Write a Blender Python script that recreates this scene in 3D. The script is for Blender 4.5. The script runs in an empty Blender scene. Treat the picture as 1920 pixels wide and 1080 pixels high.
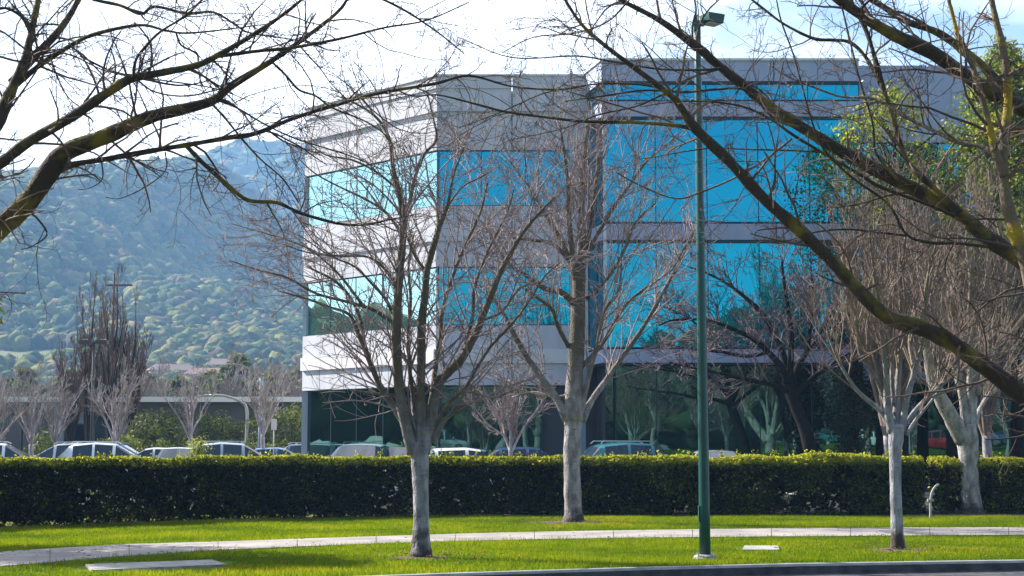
import bpy, math, random
import numpy as np
from mathutils import Vector, Matrix, Quaternion, noise

# ------------------------------------------------------------ camera, sky, sun
scene = bpy.context.scene
COL = scene.collection
F, CU, CV, HOR = 3000.0, 960.0, 540.0, 842.0
PITCH = math.atan((HOR - CV) / F)
EYE = Vector((0, 0, 1.6))
cam = bpy.data.objects.new("camera", bpy.data.cameras.new("camera"))
COL.objects.link(cam)
cam.location = EYE
cam.rotation_euler = (math.radians(90) + PITCH, 0, 0)
cam.data.sensor_width = 36
cam.data.lens = 36 * F / 1920
cam.data.clip_start = 0.1
cam.data.clip_end = 6000
scene.camera = cam

SUN_AZ, SUN_EL = math.radians(63), math.radians(33)     # azimuth to the left of straight ahead
SUN = Vector((-math.sin(SUN_AZ) * math.cos(SUN_EL), math.cos(SUN_AZ) * math.cos(SUN_EL), math.sin(SUN_EL)))
world = bpy.data.worlds.new("World")
scene.world = world
world.use_nodes = True
wn, wl = world.node_tree.nodes, world.node_tree.links
for n in list(wn): wn.remove(n)
sky = wn.new("ShaderNodeTexSky")
sky.sky_type = 'NISHITA'
sky.sun_disc = False
sky.sun_elevation = SUN_EL
sky.sun_rotation = -SUN_AZ
sky.dust_density = 1.2
sky.air_density = 1.0
sky.ozone_density = 1.2
bg = wn.new("ShaderNodeBackground"); bg.inputs[1].default_value = 0.06
wo = wn.new("ShaderNodeOutputWorld")
tcw = wn.new("ShaderNodeTexCoord"); mpw = wn.new("ShaderNodeMapping"); nzw = wn.new("ShaderNodeTexNoise")
mpw.inputs['Scale'].default_value = (1.6, 1.6, 5.0)
nzw.inputs['Scale'].default_value = 2.2; nzw.inputs['Detail'].default_value = 6; nzw.inputs['Roughness'].default_value = .55
rmp = wn.new("ShaderNodeMapRange"); rmp.inputs[1].default_value = .36; rmp.inputs[2].default_value = .60
rmp.inputs[3].default_value = 0.05; rmp.inputs[4].default_value = 1.0
mxw = wn.new("ShaderNodeMix"); mxw.data_type = 'RGBA'; mxw.inputs[7].default_value = (14.0, 14.0, 14.8, 1)
wl.new(tcw.outputs['Generated'], mpw.inputs[0]); wl.new(mpw.outputs[0], nzw.inputs['Vector'])
wl.new(nzw.outputs[0], rmp.inputs[0]); sxw = wn.new("ShaderNodeSeparateXYZ"); cov = wn.new("ShaderNodeMapRange"); mlw = wn.new("ShaderNodeMath"); mlw.operation = 'MULTIPLY'
cov.inputs[1].default_value = -.25; cov.inputs[2].default_value = .45; cov.inputs[3].default_value = .06; cov.inputs[4].default_value = 1.0
wl.new(tcw.outputs['Generated'], sxw.inputs[0]); wl.new(sxw.outputs[1], cov.inputs[0])     # bright cloud deck on the far side, clearer behind
wl.new(rmp.outputs[0], mlw.inputs[0]); wl.new(cov.outputs[0], mlw.inputs[1]); wl.new(mlw.outputs[0], mxw.inputs[0]); wl.new(sky.outputs[0], mxw.inputs[6])
wl.new(mxw.outputs[2], bg.inputs[0]); wl.new(bg.outputs[0], wo.inputs[0])

sun = bpy.data.objects.new("sun", bpy.data.lights.new("sun", 'SUN'))
COL.objects.link(sun)
sun.data.energy = 5.0
sun.data.angle = math.radians(.53)
sun.data.color = (1.0, .95, .86)
sun.rotation_euler = (-SUN).to_track_quat('-Z', 'Y').to_euler()

scene.view_settings.view_transform = 'Standard'
scene.view_settings.look = 'None'
scene.view_settings.exposure = 1.7
scene.view_settings.gamma = 1
scene.cycles.max_bounces = 8
scene.cycles.transparent_max_bounces = 8
scene.cycles.volume_bounces = 0
scene.cycles.use_denoising = True

# ------------------------------------------------------------ picking points of the place
_c, _s = math.cos(PITCH), math.sin(PITCH)
def ray(u, v):
    a, b = (u - CU) / F, (CV - v) / F
    return Vector((a, _c - b * _s, _s + b * _c))
def P(u, v, Y):
    d = ray(u, v); return EYE + d * (Y / d.y)
def G(u, v, z=0.0):
    d = ray(u, v); return EYE + d * ((z - EYE.z) / d.z)

# ------------------------------------------------------------ object helpers
def tag(o, label=None, cat=None, group=None, kind=None):
    if label: o['label'] = label
    if cat: o['category'] = cat
    if group: o['group'] = group
    if kind: o['kind'] = kind
    return o
def thing(name, label, cat, loc=(0, 0, 0), rz=0, group=None):
    o = bpy.data.objects.new(name, None); COL.objects.link(o)
    o.location = loc; o.rotation_euler = (0, 0, rz); o.empty_display_size = .2
    return tag(o, label, cat, group)
def copy_tree(o, parent=None):
    c = o.copy(); COL.objects.link(c); c.parent = parent
    for ch in list(o.children): copy_tree(ch, c)
    return c

class MB:
    """collects verts / faces for one mesh"""
    def __init__(s): s.v, s.f, s.m, s.n = [], [], [], 0
    def add(s, verts, faces, mi=0):
        verts = np.asarray(verts, float).reshape(-1, 3)
        b = s.n
        s.v.append(verts); s.n += len(verts)
        s.f.extend([tuple(i + b for i in f) for f in faces]); s.m.extend([mi] * len(faces))
    def box(s, x0, x1, y0, y1, z0, z1, mi=0, M=None, bev=0.0):
        vs = [(x, y, z) for z in (z0, z1) for y in (y0, y1) for x in (x0, x1)]
        if M is not None: vs = [tuple(M @ Vector(p)) for p in vs]
        s.add(vs, [(0, 2, 3, 1), (4, 5, 7, 6), (0, 1, 5, 4), (2, 6, 7, 3), (0, 4, 6, 2), (1, 3, 7, 5)], mi)
    def tube(s, pts, rad, k=6, cap=True, mi=0):
        pts = np.asarray(pts, float); n = len(pts)
        rad = np.broadcast_to(np.asarray(rad, float), (n,))
        t = np.gradient(pts, axis=0); t /= (np.linalg.norm(t, axis=1, keepdims=True) + 1e-12)
        ref = np.array([0, 0, 1.0]) if abs(t[0][2]) < .8 else np.array([1.0, 0, 0])
        u = np.cross(t, ref); u /= (np.linalg.norm(u, axis=1, keepdims=True) + 1e-12)
        w = np.cross(t, u)
        a = np.arange(k) * 2 * math.pi / k
        vs = pts[:, None, :] + rad[:, None, None] * (u[:, None, :] * np.cos(a)[None, :, None] + w[:, None, :] * np.sin(a)[None, :, None])
        fs = []
        for i in range(n - 1):
            for j in range(k):
                j2 = (j + 1) % k
                fs.append((i * k + j, i * k + j2, (i + 1) * k + j2, (i + 1) * k + j))
        if cap:
            fs.append(tuple(range(k))[::-1]); fs.append(tuple((n - 1) * k + j for j in range(k)))
        s.add(vs.reshape(-1, 3), fs, mi)
    def build(s, name, mats, parent=None, smooth=False, attr=None):
        me = bpy.data.meshes.new(name)
        V = np.concatenate(s.v) if s.v else np.zeros((0, 3))
        me.from_pydata(V.tolist(), [], s.f)
        if not isinstance(mats, (list, tuple)): mats = [mats]
        for m in mats: me.materials.append(m)
        if len(mats) > 1: me.polygons.foreach_set('material_index', s.m)
        if smooth: me.polygons.foreach_set('use_smooth', [True] * len(me.polygons))
        o = bpy.data.objects.new(name, me); COL.objects.link(o)
        if parent is not None: o.parent = parent
        return o
def quads(name, V, mat, parent=None, tint=None, k=4):
    """fast mesh of separate polygons: V is (n, k, 3)"""
    n = len(V)
    me = bpy.data.meshes.new(name)
    me.vertices.add(n * k); me.vertices.foreach_set('co', np.asarray(V, np.float32).ravel())
    me.loops.add(n * k); me.loops.foreach_set('vertex_index', np.arange(n * k, dtype=np.int32))
    me.polygons.add(n); me.polygons.foreach_set('loop_start', np.arange(0, n * k, k, dtype=np.int32))
    me.polygons.foreach_set('loop_total', np.full(n, k, dtype=np.int32))
    me.update(calc_edges=True)
    if tint is not None:
        a = me.attributes.new('tint', 'FLOAT', 'FACE'); a.data.foreach_set('value', np.asarray(tint, np.float32))
    me.materials.append(mat)
    o = bpy.data.objects.new(name, me); COL.objects.link(o)
    if parent is not None: o.parent = parent
    return o

# ------------------------------------------------------------ materials
def mat(name, col=(.5, .5, .5), rough=.8, metal=0.0, spec=.3, noise_amt=0, noise_scale=5, col2=None, bump=0, bscale=40, detail=4, stretch=(1, 1, 1), transl=None, tint=None, bdist=.02, lo=.35, hi=.65, coat=0):
    m = bpy.data.materials.new(name); m.use_nodes = True
    nt = m.node_tree; N, L = nt.nodes, nt.links
    b = N['Principled BSDF']; out = N['Material Output']
    b.inputs['Base Color'].default_value = (*col, 1); b.inputs['Roughness'].default_value = rough
    b.inputs['Metallic'].default_value = metal; b.inputs['Specular IOR Level'].default_value = spec
    if coat: b.inputs['Coat Weight'].default_value = coat
    csock = None
    if col2 is not None:
        tc = N.new('ShaderNodeTexCoord'); mp = N.new('ShaderNodeMapping'); mp.inputs['Scale'].default_value = stretch
        nz = N.new('ShaderNodeTexNoise'); nz.inputs['Scale'].default_value = noise_scale; nz.inputs['Detail'].default_value = detail
        mr = N.new('ShaderNodeMapRange'); mr.inputs[1].default_value = lo; mr.inputs[2].default_value = hi
        mx = N.new('ShaderNodeMix'); mx.data_type = 'RGBA'
        mx.inputs[6].default_value = (*col, 1); mx.inputs[7].default_value = (*col2, 1)
        L.new(tc.outputs['Object'], mp.inputs[0]); L.new(mp.outputs[0], nz.inputs['Vector'])
        L.new(nz.outputs[0], mr.inputs[0]); L.new(mr.outputs[0], mx.inputs[0]); csock = mx.outputs[2]
    if tint is not None:       # list of colours picked by the per-face tint attribute
        at = N.new('ShaderNodeAttribute'); at.attribute_name = 'tint'
        cr = N.new('ShaderNodeValToRGB'); e = cr.color_ramp.elements
        while len(e) < len(tint): e.new(.5)
        for i, c in enumerate(tint):
            e[i].position = i / (len(tint) - 1); e[i].color = (*c, 1)
        L.new(at.outputs['Fac'], cr.inputs[0]); csock = cr.outputs[0]
    if csock is not None: L.new(csock, b.inputs['Base Color'])
    if bump:
        tc2 = N.new('ShaderNodeTexCoord'); nb = N.new('ShaderNodeTexNoise'); nb.inputs['Scale'].default_value = bscale; nb.inputs['Detail'].default_value = 5
        mp2 = N.new('ShaderNodeMapping'); mp2.inputs['Scale'].default_value = stretch
        bp = N.new('ShaderNodeBump'); bp.inputs['Strength'].default_value = bump; bp.inputs['Distance'].default_value = bdist
        L.new(tc2.outputs['Object'], mp2.inputs[0]); L.new(mp2.outputs[0], nb.inputs['Vector']); L.new(nb.outputs[0], bp.inputs['Height']); L.new(bp.outputs[0], b.inputs['Normal'])
    if transl is not None:     # share of light let through (leaves, grass)
        tr = N.new('ShaderNodeBsdfTranslucent'); ms = N.new('ShaderNodeMixShader'); ms.inputs[0].default_value = transl[0]
        if csock is not None:
            ml = N.new('ShaderNodeMix'); ml.data_type = 'RGBA'; ml.blend_type = 'MULTIPLY'; ml.inputs[0].default_value = 1
            ml.inputs[7].default_value = (*transl[1], 1); L.new(csock, ml.inputs[6]); L.new(ml.outputs[2], tr.inputs[0])
        else: tr.inputs[0].default_value = (*transl[1], 1)
        L.new(b.outputs[0], ms.inputs[1]); L.new(tr.outputs[0], ms.inputs[2]); L.new(ms.outputs[0], out.inputs[0])
    return m
def glass_mat(name, tint, rough=.01, body=(.01, .02, .02), wob=.006):
    """coated architectural glass: tinted mirror over a dark body, panes very slightly out of true"""
    m = bpy.data.materials.new(name); m.use_nodes = True
    N, L = m.node_tree.nodes, m.node_tree.links
    for n in list(N): N.remove(n)
    out = N.new('ShaderNodeOutputMaterial'); g = N.new('ShaderNodeBsdfGlossy'); g.inputs['Roughness'].default_value = rough
    g.inputs['Color'].default_value = (*tint, 1)
    d = N.new('ShaderNodeBsdfDiffuse'); d.inputs[0].default_value = (*body, 1); a = N.new('ShaderNodeAddShader')
    nz = N.new('ShaderNodeTexNoise'); nz.inputs['Scale'].default_value = .55; nz.inputs['Detail'].default_value = 1
    tc = N.new('ShaderNodeTexCoord'); bp = N.new('ShaderNodeBump'); bp.inputs['Strength'].default_value = 1; bp.inputs['Distance'].default_value = wob
    L.new(tc.outputs['Object'], nz.inputs['Vector']); L.new(nz.outputs[0], bp.inputs['Height']); L.new(bp.outputs[0], g.inputs['Normal'])
    L.new(g.outputs[0], a.inputs[0]); L.new(d.outputs[0], a.inputs[1]); L.new(a.outputs[0], out.inputs[0])
    return m

M = {}
M['asphalt'] = mat('asphalt', (.045, .045, .05), .9, col2=(.075, .075, .08), noise_scale=3, bump=.4, bscale=60)
M['lot'] = mat('lot_asphalt', (.03, .03, .033), .95, spec=.1, col2=(.05, .05, .053), noise_scale=.8, bump=.3)
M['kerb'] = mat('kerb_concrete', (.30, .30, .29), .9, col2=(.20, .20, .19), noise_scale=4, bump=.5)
M['kerb_face'] = mat('shaded_kerb', (.035, .035, .04), .95, col2=(.075, .072, .075), noise_scale=5, bump=.5)  # shade on kerb face and gutter put into the colour, mottled with stains
M['walk'] = mat('walk_concrete', (.33, .29, .265), .9, col2=(.20, .18, .17), noise_scale=1.1, bump=.4, bscale=30, detail=8)
M['pad'] = mat('pad_concrete', (.34, .33, .30), .9, col2=(.22, .21, .19), noise_scale=5, bump=.5)
M['soil'] = mat('lawn_soil', (.06, .10, .004), .95, spec=.05, col2=(.10, .13, .008), noise_scale=2.5, bump=.6, bscale=50, detail=6)
M['grass'] = mat('grass_blades', rough=.85, spec=.04, tint=[(.045, .085, .002), (.095, .145, .002), (.14, .19, .003), (.24, .22, .015)], transl=(.45, (1.9, 1.8, .9)))
M['mulch'] = mat('mulch', (.06, .03, .018), .95, col2=(.16, .095, .06), noise_scale=14, bump=.8, bscale=60)
M['field'] = mat('field', (.16, .18, .05), .95, col2=(.10, .10, .05), noise_scale=.02, detail=6)
M['hillsoil'] = mat('hill_grass', (.09, .115, .035), .95, col2=(.15, .13, .07), noise_scale=.015, detail=6)
M['concrete'] = mat('panel_concrete', (.54, .54, .585), .8, col2=(.43, .43, .47), noise_scale=.9, bump=.15, bscale=12, detail=8, stretch=(2.2, 2.2, .28), lo=.42, hi=.75)
M['bandwall'] = mat('band_metal', (.36, .41, .56), .5, col2=(.30, .35, .48), noise_scale=.9, stretch=(2.2, 2.2, .3), detail=8)
M['groove'] = mat('joint_sealant', (.07, .07, .08), .9)
M['ledge'] = mat('ledge_concrete', (.66, .64, .64), .8, col2=(.6, .59, .6), noise_scale=2)
M['glass_up'] = glass_mat('blue_glass', (.004, .31, .46), wob=.016)
M['glass_low'] = glass_mat('dark_green_glass', (.08, .175, .16), body=(.0005, .002, .0015))
M['glass_pale'] = glass_mat('sky_paled_glass', (.40, .68, .70), body=(.02, .04, .04))  # paler tint stands for the bright hazy sky the angled wing mirrors
M['mullion'] = mat('mullion', (.02, .05, .07), .4, metal=.5)
M['roof'] = mat('roof_gravel', (.3, .3, .3), .9)
M['polegreen'] = mat('green_pole_paint', (.002, .07, .058), .35, spec=.5, col2=(.004, .05, .045), noise_scale=2)
M['lampgrey'] = mat('lamp_glass', (.35, .36, .34), .3)
M['bark_pale'] = mat('pale_bark', (.36, .33, .35), .85, col2=(.20, .175, .17), noise_scale=7, bump=.9, bscale=30, stretch=(1, 1, .45), detail=8)
M['bark_base'] = mat('rough_bark', (.20, .16, .14), .9, col2=(.10, .07, .06), noise_scale=20, bump=1, bscale=50)
M['bark_mid'] = mat('limb_bark', (.10, .08, .055), .9, col2=(.19, .155, .125), noise_scale=6, bump=.9, bscale=40, stretch=(1, 1, .5), detail=8)
M['twig'] = mat('twig_bark', (.18, .13, .13), .8, col2=(.30, .23, .22), noise_scale=.9)
M['twig_warm'] = mat('twig_bark_warm', (.24, .18, .13), .8, col2=(.13, .09, .075), noise_scale=.9)
M['twig_grey'] = mat('twig_grey', (.20, .17, .155), .8, col2=(.30, .26, .24), noise_scale=.5)
M['twig_dark'] = mat('twig_bark_dark', (.10, .075, .085), .85, col2=(.17, .12, .13), noise_scale=1.2)
M['bark_near'] = mat('lichen_bark', (.045, .034, .026), .9, col2=(.15, .125, .02), noise_scale=4.2, bump=1, bscale=35, detail=9, lo=.52, hi=.66)
M['bark_lichen'] = mat('yellow_lichen_bark', (.13, .10, .07), .9, col2=(.30, .21, .015), noise_scale=2.4, bump=1, bscale=35, detail=8, lo=.53, hi=.63)
M['bark_greybrown'] = mat('greybrown_bark', (.15, .12, .095), .9, col2=(.09, .07, .05), noise_scale=5, bump=1, bscale=35)
M['bark_dark'] = mat('dark_bark', (.010, .008, .009), .95, spec=.1, col2=(.022, .017, .016), noise_scale=6, bump=.8)
M['twig_near'] = mat('near_twig', (.05, .036, .034), .85, col2=(.15, .10, .075), noise_scale=2)
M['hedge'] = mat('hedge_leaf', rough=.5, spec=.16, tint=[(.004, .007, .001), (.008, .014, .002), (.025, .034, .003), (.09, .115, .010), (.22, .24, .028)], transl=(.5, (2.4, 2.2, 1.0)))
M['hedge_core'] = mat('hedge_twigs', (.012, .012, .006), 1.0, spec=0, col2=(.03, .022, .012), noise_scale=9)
M['ever'] = mat('evergreen_leaf', rough=.45, spec=.4, tint=[(.04, .07, .012), (.09, .125, .015), (.17, .20, .022), (.26, .26, .03)], transl=(.45, (2.0, 1.9, .9)))
M['shrub'] = mat('shrub_leaf', rough=.6, tint=[(.03, .045, .01), (.06, .08, .015), (.11, .13, .025)], transl=(.35, (1.8, 1.7, .9)))
M['wood'] = mat('hill_foliage', rough=.9, spec=.1, tint=[(.014, .032, .011), (.026, .048, .014), (.045, .07, .016), (.15, .15, .03), (.13, .08, .05), (.03, .055, .02), (.09, .115, .025)], bump=1, bscale=.42, bdist=1.3)
M['shrubfar'] = mat('far_evergreen', rough=.9, spec=.1, tint=[(.03, .05, .02), (.05, .08, .03), (.08, .10, .035)])
M['shrub_dark'] = mat('dark_leaf', rough=.6, tint=[(.008, .012, .004), (.02, .028, .007), (.04, .05, .012)], transl=(.3, (1.8, 1.7, .9)))
M['olive'] = mat('olive_leaf', rough=.7, tint=[(.06, .07, .025), (.10, .105, .035), (.16, .15, .055)], transl=(.3, (1.5, 1.5, 1)))
M['white'] = mat('white_paint', (.8, .8, .8), .25, coat=1)
M['silver'] = mat('silver_paint', (.50, .52, .55), .3, metal=.4, coat=1)
M['teal'] = mat('glass_tint_paint', (.05, .23, .27), .3, metal=.3, coat=1)  # teal cast of the mirroring glass put into the car paint
M['navy'] = mat('navy_paint', (.02, .05, .13), .3, metal=.3, coat=1)
M['blue'] = mat('blue_paint', (.05, .13, .30), .3, metal=.3, coat=1)
M['black'] = mat('black_paint', (.015, .017, .02), .3, coat=1)
M['red'] = mat('red_paint', (.45, .02, .02), .3, coat=1)
M['carglass'] = mat('car_glass', (.01, .02, .035), .04, spec=.8)
M['tyre'] = mat('tyre', (.02, .02, .02), .9)
M['rim'] = mat('rim', (.4, .4, .42), .3, metal=.8)
M['headlight'] = mat('headlight', (.7, .72, .75), .1)
M['taillight'] = mat('taillight', (.4, .01, .01), .2)
M['chrome'] = mat('bare_metal', (.55, .56, .58), .3, metal=.6)
M['wallgrey'] = mat('far_wall', (.10, .10, .105), .9, col2=(.08, .08, .085), noise_scale=.5)
M['wallblue'] = mat('far_column', (.20, .27, .35), .8)
M['trimpale'] = mat('far_trim', (.62, .62, .62), .8)
M['dark'] = mat('dark_opening', (.008, .01, .012), .4)
M['pipe'] = mat('pale_pipe', (.30, .30, .27), .6)
M['tanwall'] = mat('house_wall', (.6, .45, .38), .9)
M['tileroof'] = mat('house_roof', (.22, .13, .11), .9)
M['signface'] = mat('sign_back', (.42, .42, .40), .6)
M['pole_dark'] = mat('dark_pole', (.06, .055, .05), .8)

def bark_grad(name, z0, z1, ca, cb):
    """smooth pale bark low on the tree turning to darker, greener bark on the limbs"""
    m = mat(name, ca, .88, col2=tuple(c * .5 for c in ca), noise_scale=8, bump=1, bscale=34, bdist=.04, stretch=(1, 1, .45), detail=10, lo=.40, hi=.62)
    N, L = m.node_tree.nodes, m.node_tree.links; b = N['Principled BSDF']
    src = b.inputs['Base Color'].links[0].from_socket
    tc = N.new('ShaderNodeTexCoord'); sp = N.new('ShaderNodeSeparateXYZ'); nz = N.new('ShaderNodeTexNoise'); nz.inputs['Scale'].default_value = 4.5; nz.inputs['Detail'].default_value = 5
    ad = N.new('ShaderNodeMath'); ad.operation = 'MULTIPLY_ADD'; ad.inputs[1].default_value = 2.2; mr = N.new('ShaderNodeMapRange'); mr.inputs[1].default_value = z0 + 1.1; mr.inputs[2].default_value = z1 + 1.1
    c2 = N.new('ShaderNodeMix'); c2.data_type = 'RGBA'; c2.inputs[6].default_value = (*cb, 1); c2.inputs[7].default_value = (*[c * 1.9 for c in cb], 1)
    mx = N.new('ShaderNodeMix'); mx.data_type = 'RGBA'
    L.new(tc.outputs['Object'], sp.inputs[0]); L.new(tc.outputs['Object'], nz.inputs['Vector']); L.new(nz.outputs[0], ad.inputs[0]); L.new(sp.outputs[2], ad.inputs[2])
    L.new(ad.outputs[0], mr.inputs[0]); L.new(nz.outputs[0], c2.inputs[0]); L.new(mr.outputs[0], mx.inputs[0]); L.new(src, mx.inputs[6]); L.new(c2.outputs[2], mx.inputs[7]); # cracked dark bark round the foot
    m3 = N.new('ShaderNodeMapRange'); m3.inputs[1].default_value = 1.1 + .55; m3.inputs[2].default_value = 1.1 + .02
    x3 = N.new('ShaderNodeMix'); x3.data_type = 'RGBA'; x3.inputs[7].default_value = (.05, .036, .03, 1)
    L.new(ad.outputs[0], m3.inputs[0]); L.new(m3.outputs[0], x3.inputs[0]); L.new(mx.outputs[2], x3.inputs[6])
    # short horizontal marks across the pale bark
    mp = N.new('ShaderNodeMapping'); mp.inputs['Scale'].default_value = (3, 3, 26); n4 = N.new('ShaderNodeTexNoise'); n4.inputs['Scale'].default_value = 1.6; n4.inputs['Detail'].default_value = 3
    m4 = N.new('ShaderNodeMapRange'); m4.inputs[1].default_value = .62; m4.inputs[2].default_value = .70; m4.inputs[4].default_value = .6
    x4 = N.new('ShaderNodeMix'); x4.data_type = 'RGBA'; x4.inputs[7].default_value = (.07, .055, .05, 1)
    L.new(tc.outputs['Object'], mp.inputs[0]); L.new(mp.outputs[0], n4.inputs['Vector']); L.new(n4.outputs[0], m4.inputs[0]); L.new(m4.outputs[0], x4.inputs[0]); L.new(x3.outputs[2], x4.inputs[6])
    L.new(x4.outputs[2], b.inputs['Base Color'])
    return m
M['bark_a'] = bark_grad('nearest_tree_bark', 1.3, 2.6, (.33, .32, .35), (.075, .058, .038))
M['bark_b'] = bark_grad('middle_tree_bark', 2.3, 3.8, (.34, .31, .32), (.07, .058, .042))
M['bark_c'] = bark_grad('smooth_pale_bark', 1.9, 3.4, (.33, .33, .37), (.11, .092, .058))
M['bark_d'] = bark_grad('broad_pale_bark', 2.4, 4.6, (.37, .34, .33), (.13, .11, .075))
# ------------------------------------------------------------ ground, road, lawn, path
def interp_line(pts, u0, u1, n, z=0.0):
    us = np.linspace(u0, u1, n); xs = [p[0] for p in pts]; ys = [p[1] for p in pts]
    return [G(u, float(np.interp(u, xs, ys)), z) for u in us]
KERB = [(-1600, 1150), (-900, 1132), (-200, 1110), (400, 1094), (830, 1078), (1200, 1066.5), (1500, 1059), (1920, 1052.5), (2300, 1048), (3400, 1040)]
WALK_F = [(-1600, 1120), (-700, 1085), (-200, 1051), (0, 1037), (187, 1024), (400, 1018), (600, 1011), (800, 1004.5), (960, 1000), (1200, 995.5), (1500, 992), (1920, 990), (2300, 989), (3400, 987)]
WALK_N = [(-1600, 1150), (-700, 1115), (-200, 1078), (0, 1065), (100, 1056), (187, 1048), (400, 1034), (600, 1025), (800, 1018), (960, 1014), (1200, 1010), (1500, 1007.5), (1920, 1004.5), (2300, 1003), (3400, 1000)]
HEDGE = [(-1400, 1050), (-500, 1012), (-60, 992), (150, 985), (350, 978), (600, 972), (800, 968.5), (1000, 967.5), (1300, 967), (1760, 965.5), (2300, 964), (3000, 962)]

def strip(a, b, name, m, z=0.0, thick=None, smooth=False):
    mb = MB(); n = len(a)
    v = [tuple(p) for p in a] + [tuple(p) for p in b]
    fs = [(i, i + 1, n + i + 1, n + i) for i in range(n - 1)]
    mb.add(v, fs)
    if thick:
        lo = [(p[0], p[1], p[2] - thick) for p in v]
        fs2 = [(2 * n + i, i, i + 1, 2 * n + i + 1)[::-1] for i in range(n - 1)]
        fs3 = [(n + i, 3 * n + i, 3 * n + i + 1, n + i + 1)[::-1] for i in range(n - 1)]
        mb.v = []; mb.f = []; mb.m = []; mb.n = 0
        mb.add(v + lo, fs + fs2 + fs3)
    return mb.build(name, m, smooth=smooth)
def rise(y):      # the land climbs a little behind the hedge
    t = min(max((y - 39.0) / 3.0, 0), 1); return .3 * t * t * (3 - 2 * t)

# ground: one sheet to the horizon
mb = MB()
gx = [-1480, -800, -400, -200, -100, -60, -30, 0, 30, 60, 100, 200, 400, 800, 1480]
gy = [-400, -200, -80, -40, 0, 12, 30, 39, 39.7, 40.5, 41.3, 42, 60, 80, 120, 200, 400, 700, 1000, 2200]
gv = [(x, y, -.22 + rise(y) * 1.5 + (.06 if y > 78 else 0) + (.1 if y > 110 else 0)) for y in gy for x in gx]
nx = len(gx)
mb.add(gv, [(j * nx + i, j * nx + i + 1, (j + 1) * nx + i + 1, (j + 1) * nx + i) for j in range(len(gy) - 1) for i in range(nx - 1)])
tag(mb.build('ground', M['field']), kind='structure')

N_ = 90
kt = interp_line(KERB, -1400, 3300, N_, 0.0)
road_near = [Vector((p.x, 8.0, -.15)) for p in kt]
tag(strip(road_near, [Vector((p.x, p.y + .05, -.15)) for p in kt], 'road', M['asphalt']), kind='structure')
# kerb with rounded nose and gutter pan
mb = MB(); prof = [(-.45, -.148), (-.03, -.135), (.0, -.12), (.015, -.02), (.045, .012), (.15, .016), (.16, -.05)]
nv = []
for p in kt:
    for (o, z) in prof: nv.append((p.x, p.y + o, z))
k = len(prof)
mb.add(nv, [(i * k + j, (i + 1) * k + j, (i + 1) * k + j + 1, i * k + j + 1) for i in range(N_ - 1) for j in range(k - 1)])
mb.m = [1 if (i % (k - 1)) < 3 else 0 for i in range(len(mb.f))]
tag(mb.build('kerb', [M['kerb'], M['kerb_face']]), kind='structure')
# lawn sheet from kerb to behind the hedge
back = [Vector((p.x * 1.55, 39.6, 0)) for p in kt]
front = [Vector((p.x, p.y + .15, 0)) for p in kt]
rows = 14; mb = MB(); vv = []
for r in range(rows + 1):
    t = r / rows
    for a, b in zip(front, back):
        q = a.lerp(b, t); vv.append((q.x, q.y, 0))
mb.add(vv, [(r * N_ + i, r * N_ + i + 1, (r + 1) * N_ + i + 1, (r + 1) * N_ + i) for r in range(rows) for i in range(N_ - 1)])
tag(mb.build('lawn', M['soil']), kind='structure')
# footpath: separate slabs between control joints, drawn as one path with narrow grooves
wf = interp_line(WALK_F, -1500, 3300, 260, .0); wn_ = interp_line(WALK_N, -1500, 3300, 260, .0)
mb = MB()
cum = 0; slabs = []; start = 0
for i in range(1, 260):
    cum += (wf[i] - wf[i - 1]).length
    if cum > 1.5 or i == 259:
        a0, a1, b0, b1 = wn_[start], wn_[i], wf[start], wf[i]
        e = .006; d = (a1 - a0).normalized() * e; d2 = (b1 - b0).normalized() * e
        zt = .022; vs = []
        for z in (-.05, zt): vs += [(a0.x + d.x, a0.y + d.y, z), (a1.x - d.x, a1.y - d.y, z), (b1.x - d2.x, b1.y - d2.y, z), (b0.x + d2.x, b0.y + d2.y, z)]
        mb.add(vs, [(4, 5, 6, 7), (0, 1, 5, 4), (2, 3, 7, 6), (1, 2, 6, 5), (3, 0, 4, 7)])
        cum = 0; start = i
tag(mb.build('footpath', M['walk']), kind='structure')

# parking lot behind the hedge, kerbed
mb = MB()
lx0, lx1 = -70, 70
ly = [39.7, 40.5, 41.3, 42.2, 50, 60, 78]
mb.add([(x, y, rise(y) + .004 if y < 42 else .304) for y in ly for x in (lx0, lx1)], [(2 * i, 2 * i + 1, 2 * i + 3, 2 * i + 2) for i in range(len(ly) - 1)])
tag(mb.build('parking_lot', M['lot']), kind='structure')
mb = MB()
for i in range(-14, 15): mb.box(i * 2.7 - .05, i * 2.7 + .05, 43.0, 48.0, .300, .309)
tag(mb.build('parking_bay_lines', M['trimpale']), kind='structure')

# concrete pads in the lawn
def pad(name, corners, label, cat, m, h=.03):
    pts = [G(u, v) for u, v in corners]; mb = MB()
    n = len(pts)
    mb.add([(p.x, p.y, -.05) for p in pts] + [(p.x, p.y, h) for p in pts], [tuple(range(n, 2 * n))] + [(i, (i + 1) % n, n + (i + 1) % n, n + i) for i in range(n)])
    o = mb.build(name, m); return tag(o, label, cat)
pad('concrete_slab', [(172, 1073), (425, 1062), (398, 1053), (160, 1062)], 'long pale concrete slab set in the lawn at lower left, partly in shade', 'slab', M['pad'])
pad('utility_cover', [(1392, 1034), (1462, 1034), (1458, 1026), (1396, 1026)], 'small pale rectangular utility cover in the grass to the right of the green pole', 'utility cover', M['pad'])

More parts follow.
